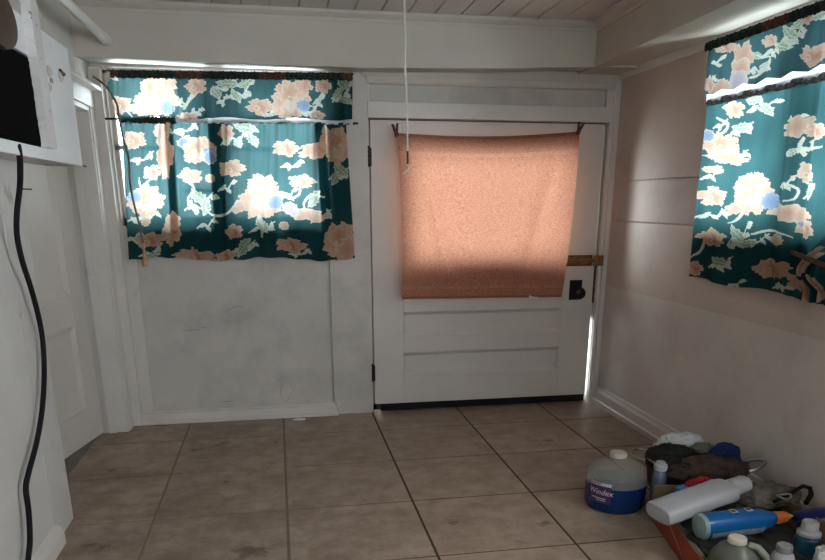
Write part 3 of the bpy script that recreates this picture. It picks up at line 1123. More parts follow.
ruffle('gathered_header', [(q[0].x, YV - .004, q[0].z - .014), (q[1].x, YV - .004, q[1].z - .014)], 0.010, dark_header, HEADER, val, 'x', 9, 1.9)
# white lining that shows under the print
lin = np.stack([quad(q, u, v[::3], 'x'), np.full((len(v[::3]), nu), YV + 0.016), quad(q, u, v[::3], 'z')], -1)
lin[..., 2] -= 0.026 * v[::3]
lin[..., 0] += 0.004 * v[::3]
ppx, _ = px_of(lin)
lin[..., 1] += fold[::3] * 0.7
lin[..., 2] += 0.004 * np.sin(ppx * 0.8) * v[::3]
cloth('valance_lining', lin[:, 150:], np.broadcast_to(WHITEC, lin[:, 150:].shape).copy(), LINING, val)
settle(val, (-0.19, YV, q[2].z))


def rod(label, a, b, r, hooks):
    t = thing('curtain_rod', label, 'curtain rod', 'curtain rods over the two windows')
    m = MB()
    m.tube([a, b], r, 10)
    m.build('rod', IRON, t)
    for h in hooks:
        m = MB()
        m.tube(h, 0.006, 8)
        m.build('bracket', IRON, t)
    return settle(t, a)


rx = at(358, 122.5, 'y', YC).x
rl = at(105, 118, 'y', YC).x
rod('dark curtain rod carrying the long curtain beside the panelled door', (rl, YC, ZR), (rx, YC, ZR), 0.006,
    [[(rx - 0.02, YC, ZR), (rx - 0.02, YB - 0.012, ZR)], [(rl + 0.03, YC, ZR), (rl + 0.03, YB - 0.046, ZR)]])
rod('dark curtain rod carrying the valance over the window beside the panelled door', (q[0].x - .005, YV, q[0].z), (q[1].x + .005, YV, q[1].z), 0.005,
    [[(q[1].x, YV, q[1].z), (q[1].x, YB - 0.012, q[1].z)], [(q[0].x + .004, YV, q[0].z), (q[0].x + .004, YB - 0.046, q[0].z)]])

# --- right window: long curtain, valance, and the knotted second panel
XC, XV = XW - 0.058, XW - 0.088
pr = Paint(685, 70, 900, 330, 8)
for a in [(742, 128, 22, 16, 4), (762, 106, 30, 18, 5), (803, 146, 18, 22, 4), (735, 155, 26, 14, 4), (787, 183, 14, 14, 3), (808, 192, 14, 18, 3), (712, 214, 30, 14, 4),
          (738, 234, 22, 28, 5), (756, 240, 26, 12, 4), (720, 262, 26, 18, 4), (783, 286, 18, 10, 4), (720, 124, 14, 12, 3), (793, 152, 10, 8, 2), (710, 175, 14, 14, 3),
          (796, 118, 16, 10, 3), (700, 288, 10, 6, 3), (735, 282, 16, 8, 3)]:
    pr.spray(*a)
for a in [(742, 127, 10, 5, .2), (766, 108, 11, 5, 1.0), (754, 100, 9, 5, .2), (737, 233, 12, 5, 1.2), (719, 261, 9, 5, .6), (808, 190, 9, 5, -.8), (748, 243, 10, 4, .2), (794, 153, 7, 3, -.5)]:
    pr.leaf(*a)
pr.stroke([(787, 184), (797, 190), (794, 199), (786, 202)], 1.3)
pr.stroke([(716, 118), (727, 124), (722, 134), (712, 136)], 1.3)
pr.stroke([(803, 138), (800, 148), (812, 148), (824, 146)], 1.6)
pr.stroke([(704, 240), (700, 252), (694, 258)], 1.2)
pr.stroke([(746, 205), (738, 218), (728, 222)], 1.4)
pr.stroke([(752, 234), (772, 232), (792, 238)], 1.3)
pr.flower(734, 109, 19, 18)
pr.petal(798, 127, 15, 9, -.5, 6)
pr.flower(816, 131, 24, 16)
pr.peony(722, 147, 36, 26, None)
pr.petal(708, 136, 6, 6, 0, 3, col=(0.15, 0.29, 0.60), tip=(0.26, 0.40, 0.68), jag=.08)
pr.petal(728, 158, 20, 6, .1, 6, tip=(0.84, 0.68, 0.54))
pr.flower(805, 173, 16, 21)
pr.petal(790, 214, 22, 9, .15, 6, tip=(0.84, 0.68, 0.54))
pr.petal(737, 206, 13, 6, -.5, 5, tip=(0.84, 0.68, 0.54))
pr.peony(753, 193, 36, 42, (0.5, 0.24))
pr.petal(752, 182, 14, 8, 0, 7, jag=.3)
pr.petal(770, 202, 10, 9, .3, 3, col=(0.15, 0.29, 0.60), tip=(0.26, 0.42, 0.70), rim=(0.55, 0.62, 0.72), jag=.08)
pr.flower(806, 228, 22, 18)
pr.petal(799, 224, 3.5, 3.5, 0, 4, col=(0.3, 0.28, 0.5), tip=(0.5, 0.48, 0.62))
pr.flower(713, 197, 28, 19)
pr.flower(712, 238, 26, 17)
pr.bud(777, 241, 7)
pr.flower(772, 270, 38, 18)
pr.flower(799, 281, 24, 16)
pr.flower(695, 270, 13, 14)
pr.petal(716, 170, 7, 4, 0, 4)
pr.bud(708, 170, 4)
# the sheet beyond the picture's edge repeats the same flowers
for a in [(845, 120, 26, 18), (870, 180, 30, 24), (850, 230, 30, 20), (880, 270, 30, 18), (840, 170, 16, 14)]:
    pr.flower(*a)
nu, nv = 330, 430
u = np.linspace(0, 1, nu)[None, :]
v = np.linspace(0, 1, nv)[:, None]
zt, zb = 1.734, 0.937
yT0, yB0 = at(709, 104, 'x', XC).y, at(691.5, 278, 'x', XC).y
yE = 2.40
yy = (yT0 * (1 - v) + yB0 * v) * (1 - u) + yE * u
zz = zt * (1 - v) + zb * v + 0 * u
flat = np.stack([np.full_like(yy, XC), yy, zz], -1)
px, py = px_of(flat)
col = pr.sample(px, py)
fold = 0.006 * np.sin(yy * 60) * (1 - .4 * v)
for c, wdt, amp in ((3.33, .03, -.018), (3.22, .03, .02), (3.10, .04, -.015), (3.0, .025, .018), (2.90, .03, -.022), (2.82, .02, .016), (2.72, .03, -.02), (2.60, .02, .026), (2.50, .03, -.02)):
    fold = fold + amp * bump1(yy + .02 * np.sin(v * 3 + c * 9), c, wdt) * (0.5 + 0.5 * np.cos(v * 2 + c * 7))
flat[..., 0] += fold * 0.8
flat[..., 2] += 0.008 * np.sin(yy * 12) * v
cur2 = thing('curtain', 'long teal floral curtain hanging on the right wall', 'curtain', 'floral curtains')
cloth('curtain_panel', flat, col, PRINT, cur2)


def grey_header(px, py, t):
    s = (0.5 + 0.5 * np.sin(px * 0.9 + 2 * np.sin(py * .7)) * np.sin(py * 1.1 + px * .3))[..., None]
    return np.array([0.10, 0.10, 0.11]) * (1 - s) + np.array([0.34, 0.32, 0.32]) * s


ruffle('gathered_header', [(XC, yT0, zt + 0.002), (XC, yE, zt + 0.002)], 0.016, grey_header, HEADER, cur2, 'y', 11)
settle(cur2, (XC, 2.9, zb))

# second panel at the frame's edge, gathered up and pegged
flat = []
yA, yBn = 2.415, 2.02
u = np.linspace(0, 1, 160)[None, :]
v = np.linspace(0, 1, 260)[:, None]
pin = np.exp(-((v - 0.86) / 0.13) ** 2) * 0.9
pin = np.where(v > 0.86, np.maximum(pin, 0.62), pin)
yc_ = 2.47
yy = (yA * (1 - u) + yBn * u) * (1 - pin) + (yc_ - 0.10 * (u - .0) + 0.02) * pin
zz = zt * (1 - v) + (zb + 0.0) * v + 0 * u
xx = XC - 0.022 - 0.045 * pin + (0.010 + 0.012 * pin) * np.sin(u * 34 + 2 * np.sin(v * 3))
flat = np.stack([xx, yy, zz], -1)
px, py = px_of(flat)
# print for this panel follows the sheet (u, v), not the gathers
pp = Paint(0, 0, 160, 240, 21)
for k in range(9):
    pp.spray(pp.rng.uniform(10, 150), pp.rng.uniform(5, 235), 30, 22, 4)
for a in [(30, 40, 34, 24), (100, 75, 40, 30), (40, 120, 36, 26), (120, 150, 40, 28), (30, 196, 60, 30), (20, 228, 50, 24), (90, 222, 44, 30)]:
    pp.flower(*a)
col = pp.sample((u * 160 + 0 * v), (v * 240 + 0 * u))
cur3 = thing('curtain', 'dark floral curtain panel gathered and pegged at the right edge of the photo', 'curtain', 'floral curtains')
cloth('curtain_panel', flat, col, PRINT, cur3)
ruffle('gathered_header', [(XC - 0.02, yA, zt + 0.002), (XC - 0.02, yBn, zt + 0.002)], 0.016, grey_header, HEADER, cur3, 'y', 13)
settle(cur3, (XC - .02, 2.3, zb))
pg = thing('clothespin', 'dark wooden clothespin gripping the bunched curtain panel at the right edge', 'clothespin')
for dz in (0.0, 0.010):
    m = MB()
    A_ = at(792, 251.5 + dz * 150, 'x', XC - 0.085)
    B_ = at(829, 268 - dz * 150, 'x', XC - 0.085)
    dv = (B_ - A_)
    m.tube([A_, A_ + dv * .5, B_], [0.006, 0.009, 0.007], 6)
    m.build('jaw', STICK, pg)
settle(pg, at(810, 260, 'x', XC - 0.085))

# right valance
pw = Paint(690, -60, 900, 120, 13)
for a in [(790, 34, 24, 30, 6), (760, 64, 22, 24, 5), (820, 14, 20, 14, 4), (716, 60, 12, 10, 3), (712, 78, 10, 10, 3), (770, 52, 14, 10, 3)]:
    pw.spray(*a)
for a in [(788, 32, 12, 5, 1.1), (782, 46, 10, 5, .3), (796, 24, 8, 4, -.4), (818, 14, 11, 5, -.2), (757, 55, 8, 4, .4)]:
    pw.leaf(*a)
pw.stroke([(750, 78), (762, 72), (768, 60), (758, 54)], 1.4)
pw.stroke([(724, 90), (718, 78)], 1.0)
pw.flower(710, 85, 17, 15)
pw.petal(723, 88, 12, 7, -.4, 4)
pw.petal(742, 58, 10, 16, .1, 5, jag=.25)
pw.petal(740, 68, 9, 10, 0, 4, tip=(0.84, 0.74, 0.5))
pw.petal(738, 80, 9, 10, 0, 3, col=(0.5, 0.52, 0.68), tip=(0.7, 0.66, 0.7))
pw.flower(769, 41, 13, 12)
pw.flower(723, 47, 26, 10)
pw.flower(814, 54, 28, 19)
pw.flower(804, 16, 16, 16)
pw.flower(850, 40, 26, 20)
pw.flower(870, -10, 26, 20)
nu, nv = 340, 150
u = np.linspace(0, 1, nu)[None, :]
v = np.linspace(0, 1, nv)[:, None]
zt2, zb2 = 1.974, 1.765
yT, yBt = at(708, 44, 'x', XV).y, at(702, 99, 'x', XV).y
yE2 = 2.05
yy = (yT * (1 - v) + yBt * v) * (1 - u) + yE2 * u
zz = zt2 * (1 - v) + zb2 * v + 0 * u
flat = np.stack([np.full_like(yy, XV), yy, zz], -1)
px, py = px_of(flat)
col = pw.sample(px, py)
# overlapping flat pleats: the cloth steps at each pleat
step = ((yy - 2.0) / 0.155) % 1.0
prof_ = np.where(step < .84, 1 - step / .84, (lambda q_: q_ * q_ * (3 - 2 * q_))((step - .84) / .16))
fold = -0.030 * prof_ * (0.25 + 0.75 * v) + 0.004 * np.sin(yy * 80) * (1 - v)
flat[..., 0] += fold + 0.012
flat[..., 2] += 0.022 * (0.5 - prof_) * v
val2 = thing('valance', 'short teal floral valance over the right wall window', 'valance', 'floral valances')
cloth('valance_panel', flat, col, PRINT, val2)
ruffle('gathered_header', [(XV - .006, yT, zt2 - .006), (XV - .006, yE2, zt2 - .006)], 0.011, dark_header, HEADER, val2, 'y', 17, 1.7)
lin = np.stack([np.full_like(yy, XV + 0.026), yy, zz - 0.032 * v], -1)
lin[..., 0] += fold * 0.6
lin[..., 2] += 0.004 * np.sin(yy * 130) * v
cloth('valance_lining', lin[::2], np.broadcast_to(WHITEC, lin[::2].shape).copy(), LINING, val2)
settle(val2, (XV, 2.8, zb2))
rod('dark curtain rod carrying the long curtain on the right wall', (XC, yT0 + .02, zt), (XC, 2.0, zt), 0.006,
    [[(XC, yT0, zt), (XW, yT0, zt)], [(XC, 2.05, zt), (XW, 2.05, zt)]])
rod('dark curtain rod carrying the valance on the right wall', (XV, yT + .01, zt2), (XV, 2.0, zt2), 0.006,
    [[(XV, yT, zt2), (XW - 0.015, yT, zt2 - 0.01)], [(XV, 2.04, zt2), (XW - 0.015, 2.04, zt2 - 0.01)]])

# ------------------------------------------------------------------ towel on the door
YT = DF - 0.070
nu, nv = 240, 220
u = np.linspace(0, 1, nu)[None, :]
v = np.linspace(0, 1, nv)[:, None]
q = [at(396, 133, 'y', YT), at(579, 131.5, 'y', YT), at(402, 299, 'y', YT), at(561, 297, 'y', YT)]
# the sides curve inwards a little
X0 = q[0].x + (q[2].x - q[0].x) * (v ** 0.7) + 0 * u
X1 = q[1].x + (q[3].x - q[1].x) * (v ** 0.72)
xx = X0 * (1 - u) + X1 * u
zz = quad(q, u, v, 'z') - 0.022 * np.sin(u * PI) * (1 - v) ** 2
yy = np.full_like(xx, YT)
yy += -0.028 * bump1(u, 0.10 + 0.22 * v, 0.045) * np.sin(v * PI) - 0.026 * bump1(u, 0.9 - 0.18 * v, 0.04) * np.sin(v * PI) * .8
yy += 0.005 * np.sin(u * 13) * v - 0.004 * np.cos(u * 7) * (1 - v)
yy += -0.060 * np.abs(2 * u - 1) ** 3 * np.sin(v * PI) ** .6
flat = np.stack([xx, yy, zz], -1)
col = np.zeros((nv, nu, 3))
col[:] = np.array([0.41, 0.18, 0.115])
vv = np.broadcast_to(v, (nv, nu))
for c, wdt, k in ((0.115, .010, 1.0), (0.928, .010, 1.0)):
    mband = np.abs(vv - c) < wdt
    col[mband] = np.array([0.44, 0.21, 0.145])
hem = (vv > 0.985) | (vv < 0.02)
col[hem] = np.array([0.30, 0.135, 0.09])
tw = thing('towel', 'salmon pink towel pegged over the glass of the panelled door', 'towel')
TOW = cloth_mat('terry_towel', 0.27, weave=0.3)
cloth('towel_cloth', flat, col, TOW, tw)
m = MB()
a = at(533, 296.5, 'y', YT - 0.004)
m.box(a.x - 0.027, a.x + 0.03, YT - 0.006, YT - 0.004, a.z - 0.008, a.z + 0.012, M=Matrix.Translation(a) @ Matrix.Rotation(.12, 4, 'Y') @ Matrix.Translation(-a))
tg = m.build('care_tag', PAPERW, tw)
tg['label'] = 'small white care tag at the bottom hem'
settle(tw, (1.29, YT, q[2].z))


def clothespin(label, c, tilt):
    t = thing('clothespin', label, 'clothespin', 'clothespins holding the towel')
    Mr = Matrix.Translation(c) @ Matrix.Rotation(tilt, 4, 'Y')
    for s_ in (-1, 1):
        m = MB()
        m.tube([Mr @ Vector((0.004 * s_, 0, -0.030)), Mr @ Vector((0.004 * s_, 0, 0.0)), Mr @ Vector((0.015 * s_, 0, 0.042))], [0.008, 0.0085, 0.007], 6)
        m.build('jaw', PEG, t)
    m = MB()
    m.tube([Mr @ Vector((0, -0.006, 0.002)), Mr @ Vector((0, 0.006, 0.002))], 0.0065, 8)
    m.build('spring', IRON, t)
    return settle(t, c)


clothespin('red-brown clothespin at the left top corner of the salmon towel', at(396, 131.5, 'y', YT - .008), -0.15)
clothespin('red-brown clothespin at the right top corner of the salmon towel', at(579, 130, 'y', YT - .008), 0.3)
# bent nails left of the towel corner
m = MB()
a = at(391.5, 125.5, 'y', DF)
m.tube([a, a + Vector((0, -0.012, 0)), a + Vector((0.02, -0.014, -0.004))], 0.0025, 6)
tag(m.build('nail', IRON, None), 'small bent nail in the door above the left clothespin', 'nail')

# ------------------------------------------------------------------ cords
YP = 3.75
pc = thing('pull_cord', 'white ceiling pull cord hanging in front of the salmon towel', 'pull cord')
m = MB()
top = at(404, 2, 'y', YP)
pts = [Vector((top.x, YP, CEIL))] + [at(x, y, 'y', YP) for x, y in ((404.3, 20), (405.2, 40), (404.8, 62), (406.5, 90), (407.2, 120), (407.5, 152))]
m.tube(pts, 0.0052, 6)
m.build('cord', STRING, pc)
m = MB()
m.tube([at(407.5, 151, 'y', YP), at(407.6, 164, 'y', YP)], 0.0055, 6)
m.build('cord_tip', PEG, pc)
m = MB()
m.tube([at(x, y, 'y', YP) for x, y in ((407.6, 163), (408.6, 168), (406, 171.5), (403.5, 174))], 0.0035, 6)
m.build('cord_tail', STRING, pc)
settle(pc, (top.x, YP, CEIL))

hc = thing('hanging_cord', 'thin brown electric cord hanging down the left side of the back curtain', 'cord')
m = MB()
YH = YV - 0.045
pts = [at(x, y, 'y', YH) for x, y in ((97, 78), (104, 84), (111, 93), (117, 104), (119, 118), (123, 138), (129, 160), (129.5, 180), (133, 200), (138, 220), (142, 238), (143.5, 244))]
pts[0] = at(93, 76, 'y', YH)
pts[0].y = YH
m.tube(pts, 0.0058, 7)
m.build('cord', BCORD, hc)
m = MB()
m.tube([at(143.5, 243, 'y', YH), at(144.2, 252, 'y', YH), at(144.5, 258, 'y', YH)], 0.0075, 8)
m.build('cord_sleeve', TAN, hc)
m = MB()
m.tube([at(144.5, 257, 'y', YH), at(144.6, 260, 'y', YH), at(145, 264, 'y', YH), at(145, 266.5, 'y', YH)], [0.009, 0.013, 0.016, 0.015], 10)
m.build('plug', TAN, hc)
settle(hc, pts[-1])
m = MB()
a = at(106.5, 77, 'y', YH - .02)
m.lathe([(0.004, -0.026), (0.014, -0.02), (0.019, -0.008), (0.018, 0.006), (0.010, 0.018), (0.008, 0.026), (0.002, 0.028)], 16, Matrix.Translation(a) @ Matrix.Rotation(0.5, 4, 'Y'))
tag(m.build('night_bulb', CREAM, None), 'small cream bulb at the left end of the back valance', 'bulb')

bc = thing('power_cable', 'thick black power cable running from the dark box down the left wall', 'cable')
m = MB()
keys = [(18, 145, -.79, 'p'), (20, 160, -.80, 'p'), (20, 185, -.83, 'p'), (17, 212, -.86, 'p'), (17, 235, -.875, 'p'), (22, 260, -.88, 'p'), (30, 285, -.89, 'p'), (37, 310, -.895, 'p'),
        (42, 335, -.90, 'p'), (44, 360, -.90, 'p'), (44, 385, -.90, 'p'), (41.5, 415, -.90, 'p'), (36, 445, -.90, 'p'), (28, 475, -.90, 'p'), (26, 490, -.90, 'p'), (28.5, 510, -.90, 'p'), (30, 540, -.90, 'p'), (28, 562, -.895, 'p'), (27, 600, -.88, 'p')]
pts = [at(x, y, 'x', xx_) for x, y, xx_, _ in keys]
# smooth
sp = []
for i in range(len(pts) - 1):
    p0, p1, p2, p3 = pts[max(i - 1, 0)], pts[i], pts[i + 1], pts[min(i + 2, len(pts) - 1)]
    for k in range(5):
        f = k / 5
        sp.append(0.5 * ((2 * p1) + (-p0 + p2) * f + (2 * p0 - 5 * p1 + 4 * p2 - p3) * f * f + (-p0 + 3 * p1 - 3 * p2 + p3) * f ** 3))
sp.append(pts[-1])
sp.append(Vector((pts[-1].x + .01, pts[-1].y - .05, 0.008)))
m.tube(sp, 0.0095, 8)
m.build('cable', RUBBER, bc)
settle(bc, (sp[-1].x, sp[-1].y, 0))

# ------------------------------------------------------------------ wall cabinet, black box, plaque, pipe
XF = -0.79
cb = thing('cupboard', 'white painted wooden cupboard mounted high on the left wall', 'cabinet')
ZB0, ZT0, YF = 1.438, 1.885, 3.425
YN = 2.15
m = MB()
oy, oz0, oz1 = 2.92, 1.478, 1.765       # dark recess in the front
m.box(XL, XF, oy, YF, ZB0, ZT0)                        # far body
m.box(XL, XF, YN, oy, ZB0, oz0)                        # bottom rail
m.box(XL, XF, YN, oy, oz1, ZT0)                        # top rail
m.box(XL + 0.001, XL + 0.02, YN + 0.119, oy, oz0, oz1)
m.box(XL, XF, YN, YN + 0.12, oz0, oz1)
m.build('cabinet_body', surf('cupboard_paint', (0.72, 0.73, 0.745), 0.5, 0.05, 4, 0.12, 25, dirt=(0.42, 0.40, 0.37), dirt_scale=5, dirt_lo=0.62, dirt_hi=0.8), cb, 0.003)
m = MB()
# rough stile with a chipped edge
rng = np.random.RandomState(4)
ya, yb = 2.865, 2.955
zs_ = np.linspace(1.478, 2.03, 40)
vs, fs = [], []
for k, z in enumerate(zs_):
    j = rng.uniform(-.004, .004)
    vs += [(XF, ya + j, z), (XF + 0.03, ya + j, z), (XF + 0.03, yb + j * .3, z), (XF, yb + j * .3, z)]
for k in range(len(zs_) - 1):
    for i in range(4):
        fs.append((4 * k + i, 4 * k + (i + 1) % 4, 4 * k + 4 + (i + 1) % 4, 4 * k + 4 + i))
fs += [(3, 2, 1, 0), tuple(4 * (len(zs_) - 1) + i for i in range(4))]
m.add(vs, fs)
m.build('cabinet_stile', CHIP, cb)
for (px_, py_, r) in ((48, 71, .020), (48, 87, .015)):
    m = MB()
    a = at(px_, py_, 'x', XF)
    m.lathe([(r, 0), (r, .006), (r * .6, .012), (.001, .013)], 14, Matrix.Translation(a) @ Matrix.Rotation(PI / 2, 4, 'Y'))
    m.build('knob', TRIM, cb)
m = MB()
a = at(60, 75, 'x', XF)
m.lathe([(.024, 0), (.024, .004), (.018, .010), (.004, .012)], 16, Matrix.Translation(a) @ Matrix.Rotation(PI / 2, 4, 'Y'))
m.build('hook_plate', TRIM, cb)
m = MB()
m.tube([a + Vector((.010, 0, 0)), a + Vector((.022, -.02, 0)), a + Vector((.024, -.09, .004))], .005, 6)
m.build('hook', IRON, cb)
m = MB()
a = at(51, 80.5, 'x', XF)
m.box(a.x, a.x + .004, a.y - .014, a.y + .014, a.z - .008, a.z + .008)
m.build('catch_plate', GREYP, cb)
m = MB()
m.box(XL + 0.03, XF - 0.004, YN + 0.125, oy - 0.006, oz0 + 0.001, oz1 - 0.004)
m.box(XF - 0.004, XF + 0.002, YN + 0.14, oy - 0.02, oz0 + 0.006, oz1 - 0.018)
tag(m.build('appliance_box', MATTE, None, 0.004), 'black box set in the front of the white wall cupboard', 'appliance')

m = MB()
a = at(-8, 15, 'x', XF)
Mr = Matrix.Translation(a) @ Matrix.Rotation(PI / 2, 4, 'Y')
m.lathe([(.10, 0), (.104, .008), (.10, .022), (.085, .028), (.02, .028)], 40, Matrix.Translation((0, 0, 0)))
pl = m
pl.v = [tuple(Mr @ Vector((v_[0] * .85, v_[1] * 1.5, v_[2]))) for v_ in pl.v]
tag(pl.build('wooden_plaque', WOODB, None), 'rounded brown wooden plaque above the black box, cut by the photo edge', 'plaque')

m = MB()
pi_ = thing('pipe', 'white plastic pipe running along the top left corner into the back beam', 'pipe')
pa, pb = at(46, -6, 'x', -.775), at(98, 35, 'x', -.775)
zz_ = 2.055
m.tube([(-.775, 2.2, zz_), (-.775, 4.09, zz_)], 0.021, 14)
m.build('pipe_run', PVC, pi_)
m = MB()
m.tube([(-.775, 4.085, zz_), (-.775, 4.165, zz_)], 0.026, 14)
m.build('pipe_coupling', PVC, pi_)
settle(pi_, (-.775, 4.165, zz_))

m = MB()
a = at(23.5, 189, 'x', -.845)
m.tube([a, a + Vector((.0, .085, 0.0))], 0.0028, 6)
tag(m.build('nail', IRON, None), 'long thin nail beside the black cable on the left wall', 'nail')
m = MB()
a, b = at(80, 168, 'x', XF), at(88, 168.5, 'x', XF)
m.tube([Vector((XF - .004, YF - .004, ZB0 + .004)), Vector((XF + .002, YF + .045, ZB0 + .002))], 0.0028, 6)
m.build('nail', IRON, cb)
settle(cb, (XL, 2.8, ZB0))

# scrap of paper on the floor
m = MB()
a = at(300, 419.5, 'z', 0)
rng = random.Random(3)
pts_ = [(a.x + math.cos(t) * .042 * rng.uniform(.7, 1.1), a.y + math.sin(t) * .022 * rng.uniform(.7, 1.1)) for t in np.linspace(0, 2 * PI, 11)[:-1]]
m.prism(pts_, 0.0, 0.004)
tag(m.build('paper_scrap', PAPERW, None), 'torn white paper scrap on the tiles near the skirting', 'paper')


# ------------------------------------------------------------------ the heap on the floor
def cyl_map(vs, centre, r, u0, z0):
    """wrap flat (x, y) points around an upright cylinder; u0 = start angle"""
    return [(centre[0] + r * math.cos(u0 + x / r), centre[1] + r * math.sin(u0 + x / r), z0 + y) for x, y in vs]


def text_pts(s, size):
    cu = bpy.data.curves.new('letters', 'FONT')
    cu.body = s
    cu.size = size
    cu.resolution_u = 3
    cu.align_x = 'CENTER'
    cu.shear = 0.2
    ob = bpy.data.objects.new('letters', cu)
    me = bpy.data.meshes.new_from_object(ob)
    bm = bmesh.new()
    bm.from_mesh(me)
    bmesh.ops.triangulate(bm, faces=bm.faces)
    bmesh.ops.subdivide_edges(bm, edges=[e for e in bm.edges if e.calc_length() > size * .3], cuts=1)
    bmesh.ops.triangulate(bm, faces=bm.faces)
    vs = [(v.co.x, v.co.y) for v in bm.verts]
    fs = [tuple(v.index for v in f.verts) for f in bm.faces]
    bm.free()
    bpy.data.objects.remove(ob)
    bpy.data.curves.remove(cu)
    bpy.data.meshes.remove(me)
    return vs, fs


# washer fluid jug
jc, jr = (1.425, 2.765), 0.132
jg = thing('jug', 'squat clear plastic jug half full of blue liquid on the tiles', 'jug')
prof = [(jr - .001, .1185), (jr, .1186), (jr, .142), (jr * .97, .160), (jr * .84, .188), (.062, .216), (.034, .224), (.032, .232)]
m = MB()
m.lathe(prof, 40, Matrix.Translation((*jc, 0)))
m.build('jug_body', clear_plastic('cloudy_clear_plastic', (0.90, 0.89, 0.86), 0.25, 0.80), jg)
m = MB()
m.lathe([(.100, .001), (.118, .003), (jr, .022), (jr, .117), (jr - .002, .118)], 40, Matrix.Translation((*jc, 0)))
lq = m.build('liquid', surf('blue_washer_fluid', (0.003, 0.024, 0.092), 0.25, 0.15, 5, spec=0.35), jg)
lq['label'] = 'blue washer fluid'
m = MB()
m.lathe([(.036, .228), (.037, .230), (.037, .245), (.034, .249), (.002, .249)], 26, Matrix.Translation((*jc, 0)))
m.build('cap', CREAM, jg)


def label_patch(name, u0, wid, za, zb, mat, r, parent):
    m = MB()
    n = 12
    vs = []
    for k in range(n + 1):
        x = wid * k / n
        for z in (za, zb):
            vs.append((jc[0] + r * math.cos(u0 + x / r), jc[1] + r * math.sin(u0 + x / r), z))
    m.add(vs, [(2 * k, 2 * k + 2, 2 * k + 3, 2 * k + 1) for k in range(n)], 0, True)
    return m.build(name, mat, parent)


lab_u = math.atan2(-1, -.62)      # faces the camera's left
U0 = lab_u - .78
lb = label_patch('jug_label', U0, .100, .048, .142, surf('label_purple', (0.035, 0.02, 0.085), 0.4, 0.1), jr + .0012, jg)
label_patch('label_band', U0, .100, .128, .142, surf('label_white', (0.55, 0.53, 0.5), 0.4), jr + .0018, lb)
label_patch('label_band', U0 + .02, .05, .133, .138, surf('label_red', (0.4, 0.03, 0.03), 0.4), jr + .0022, lb)
label_patch('label_band', U0 + .06, .070, .068, .072, surf('label_white', (0.55, 0.53, 0.5), 0.4), jr + .0018, lb)
label_patch('label_band', U0 + .25, .045, .060, .063, surf('label_white', (0.55, 0.53, 0.5), 0.4), jr + .0018, lb)
vs, fs = text_pts('Windex', .036)
m = MB()
rr = jr + .0022
m.add(cyl_map([(x + .050, y) for x, y in vs], jc, rr, U0, .088), fs)
m.build('label_lettering', surf('label_pink_white', (0.75, 0.55, 0.55), 0.4), lb)
settle(jg, (*jc, 0))

# capped bottle between jug and pan
bc_ = at(661, 463, 'z', .232)
bt = thing('bottle', 'dark bottle with a white cap standing at the left inside the pan', 'bottle')
m = MB()
m.lathe([(.024, .014), (.03, .017), (.031, .16), (.028, .185), (.02, .20), (.018, .206)], 24, Matrix.Translation((bc_.x, bc_.y, 0)))
m.build('bottle_body', clear_plastic('smoky_blue_plastic', (0.25, 0.3, 0.42), 0.2, 0.4), bt)
m = MB()
m.lathe([(.027, .202), (.028, .204), (.028, .226), (.020, .230), (.019, .238), (.002, .239)], 24, Matrix.Translation((bc_.x, bc_.y, 0)))
m.build('cap', WPLAS, bt)
settle(bt, (bc_.x, bc_.y, 0.014))

# round pan with two loop handles
PC = Vector((1.785, 2.760))
PR, PZ = 0.205, 0.20
pn = thing('pan', 'round dark metal pan with two loop handles against the right wall', 'pan')
m = MB()
m.lathe([(.12, .001), (.15, .004), (.185, .07), (PR - .006, PZ - .008), (PR, PZ - .003), (PR, PZ), (PR - .007, PZ), (.178, .072), (.14, .012), (.01, .010)], 48, Matrix.Translation((PC.x, PC.y, 0)))
m.build('pan_bowl', PANM, pn)
m = MB()
m.tube([(PC.x + PR * math.cos(t), PC.y + PR * math.sin(t), PZ) for t in np.linspace(0, 2 * PI, 49)], .004, 6, cap=False)
m.build('pan_rim', STEEL, pn)
for ang in (math.atan2(.62, -1), math.atan2(-.62, 1)):
    m = MB()
    dirv = Vector((math.cos(ang), math.sin(ang), 0))
    tv = Vector((-dirv.y, dirv.x, 0))
    c0 = Vector((PC.x, PC.y, PZ - .014))
    hp = []
    for t in np.linspace(-1, 1, 15):
        a_ = t * 1.55
        hp.append(c0 + dirv * (PR - .012 + (.10 if dirv.x > 0 else .075) * math.cos(a_) ** .6 if math.cos(a_) > 0 else PR - .012) + tv * .07 * math.sin(a_) + Vector((0, 0, (.034 if dirv.x > 0 else .012) * max(0, math.cos(a_)))))
    # keep the loop clear of the wall
    for p_ in hp:
        p_.x = min(p_.x, XW - .02)
    m.tube(hp, .0065, 8)
    h_ = m.build('handle', STEEL, pn)
settle(pn, (PC.x, PC.y, 0))


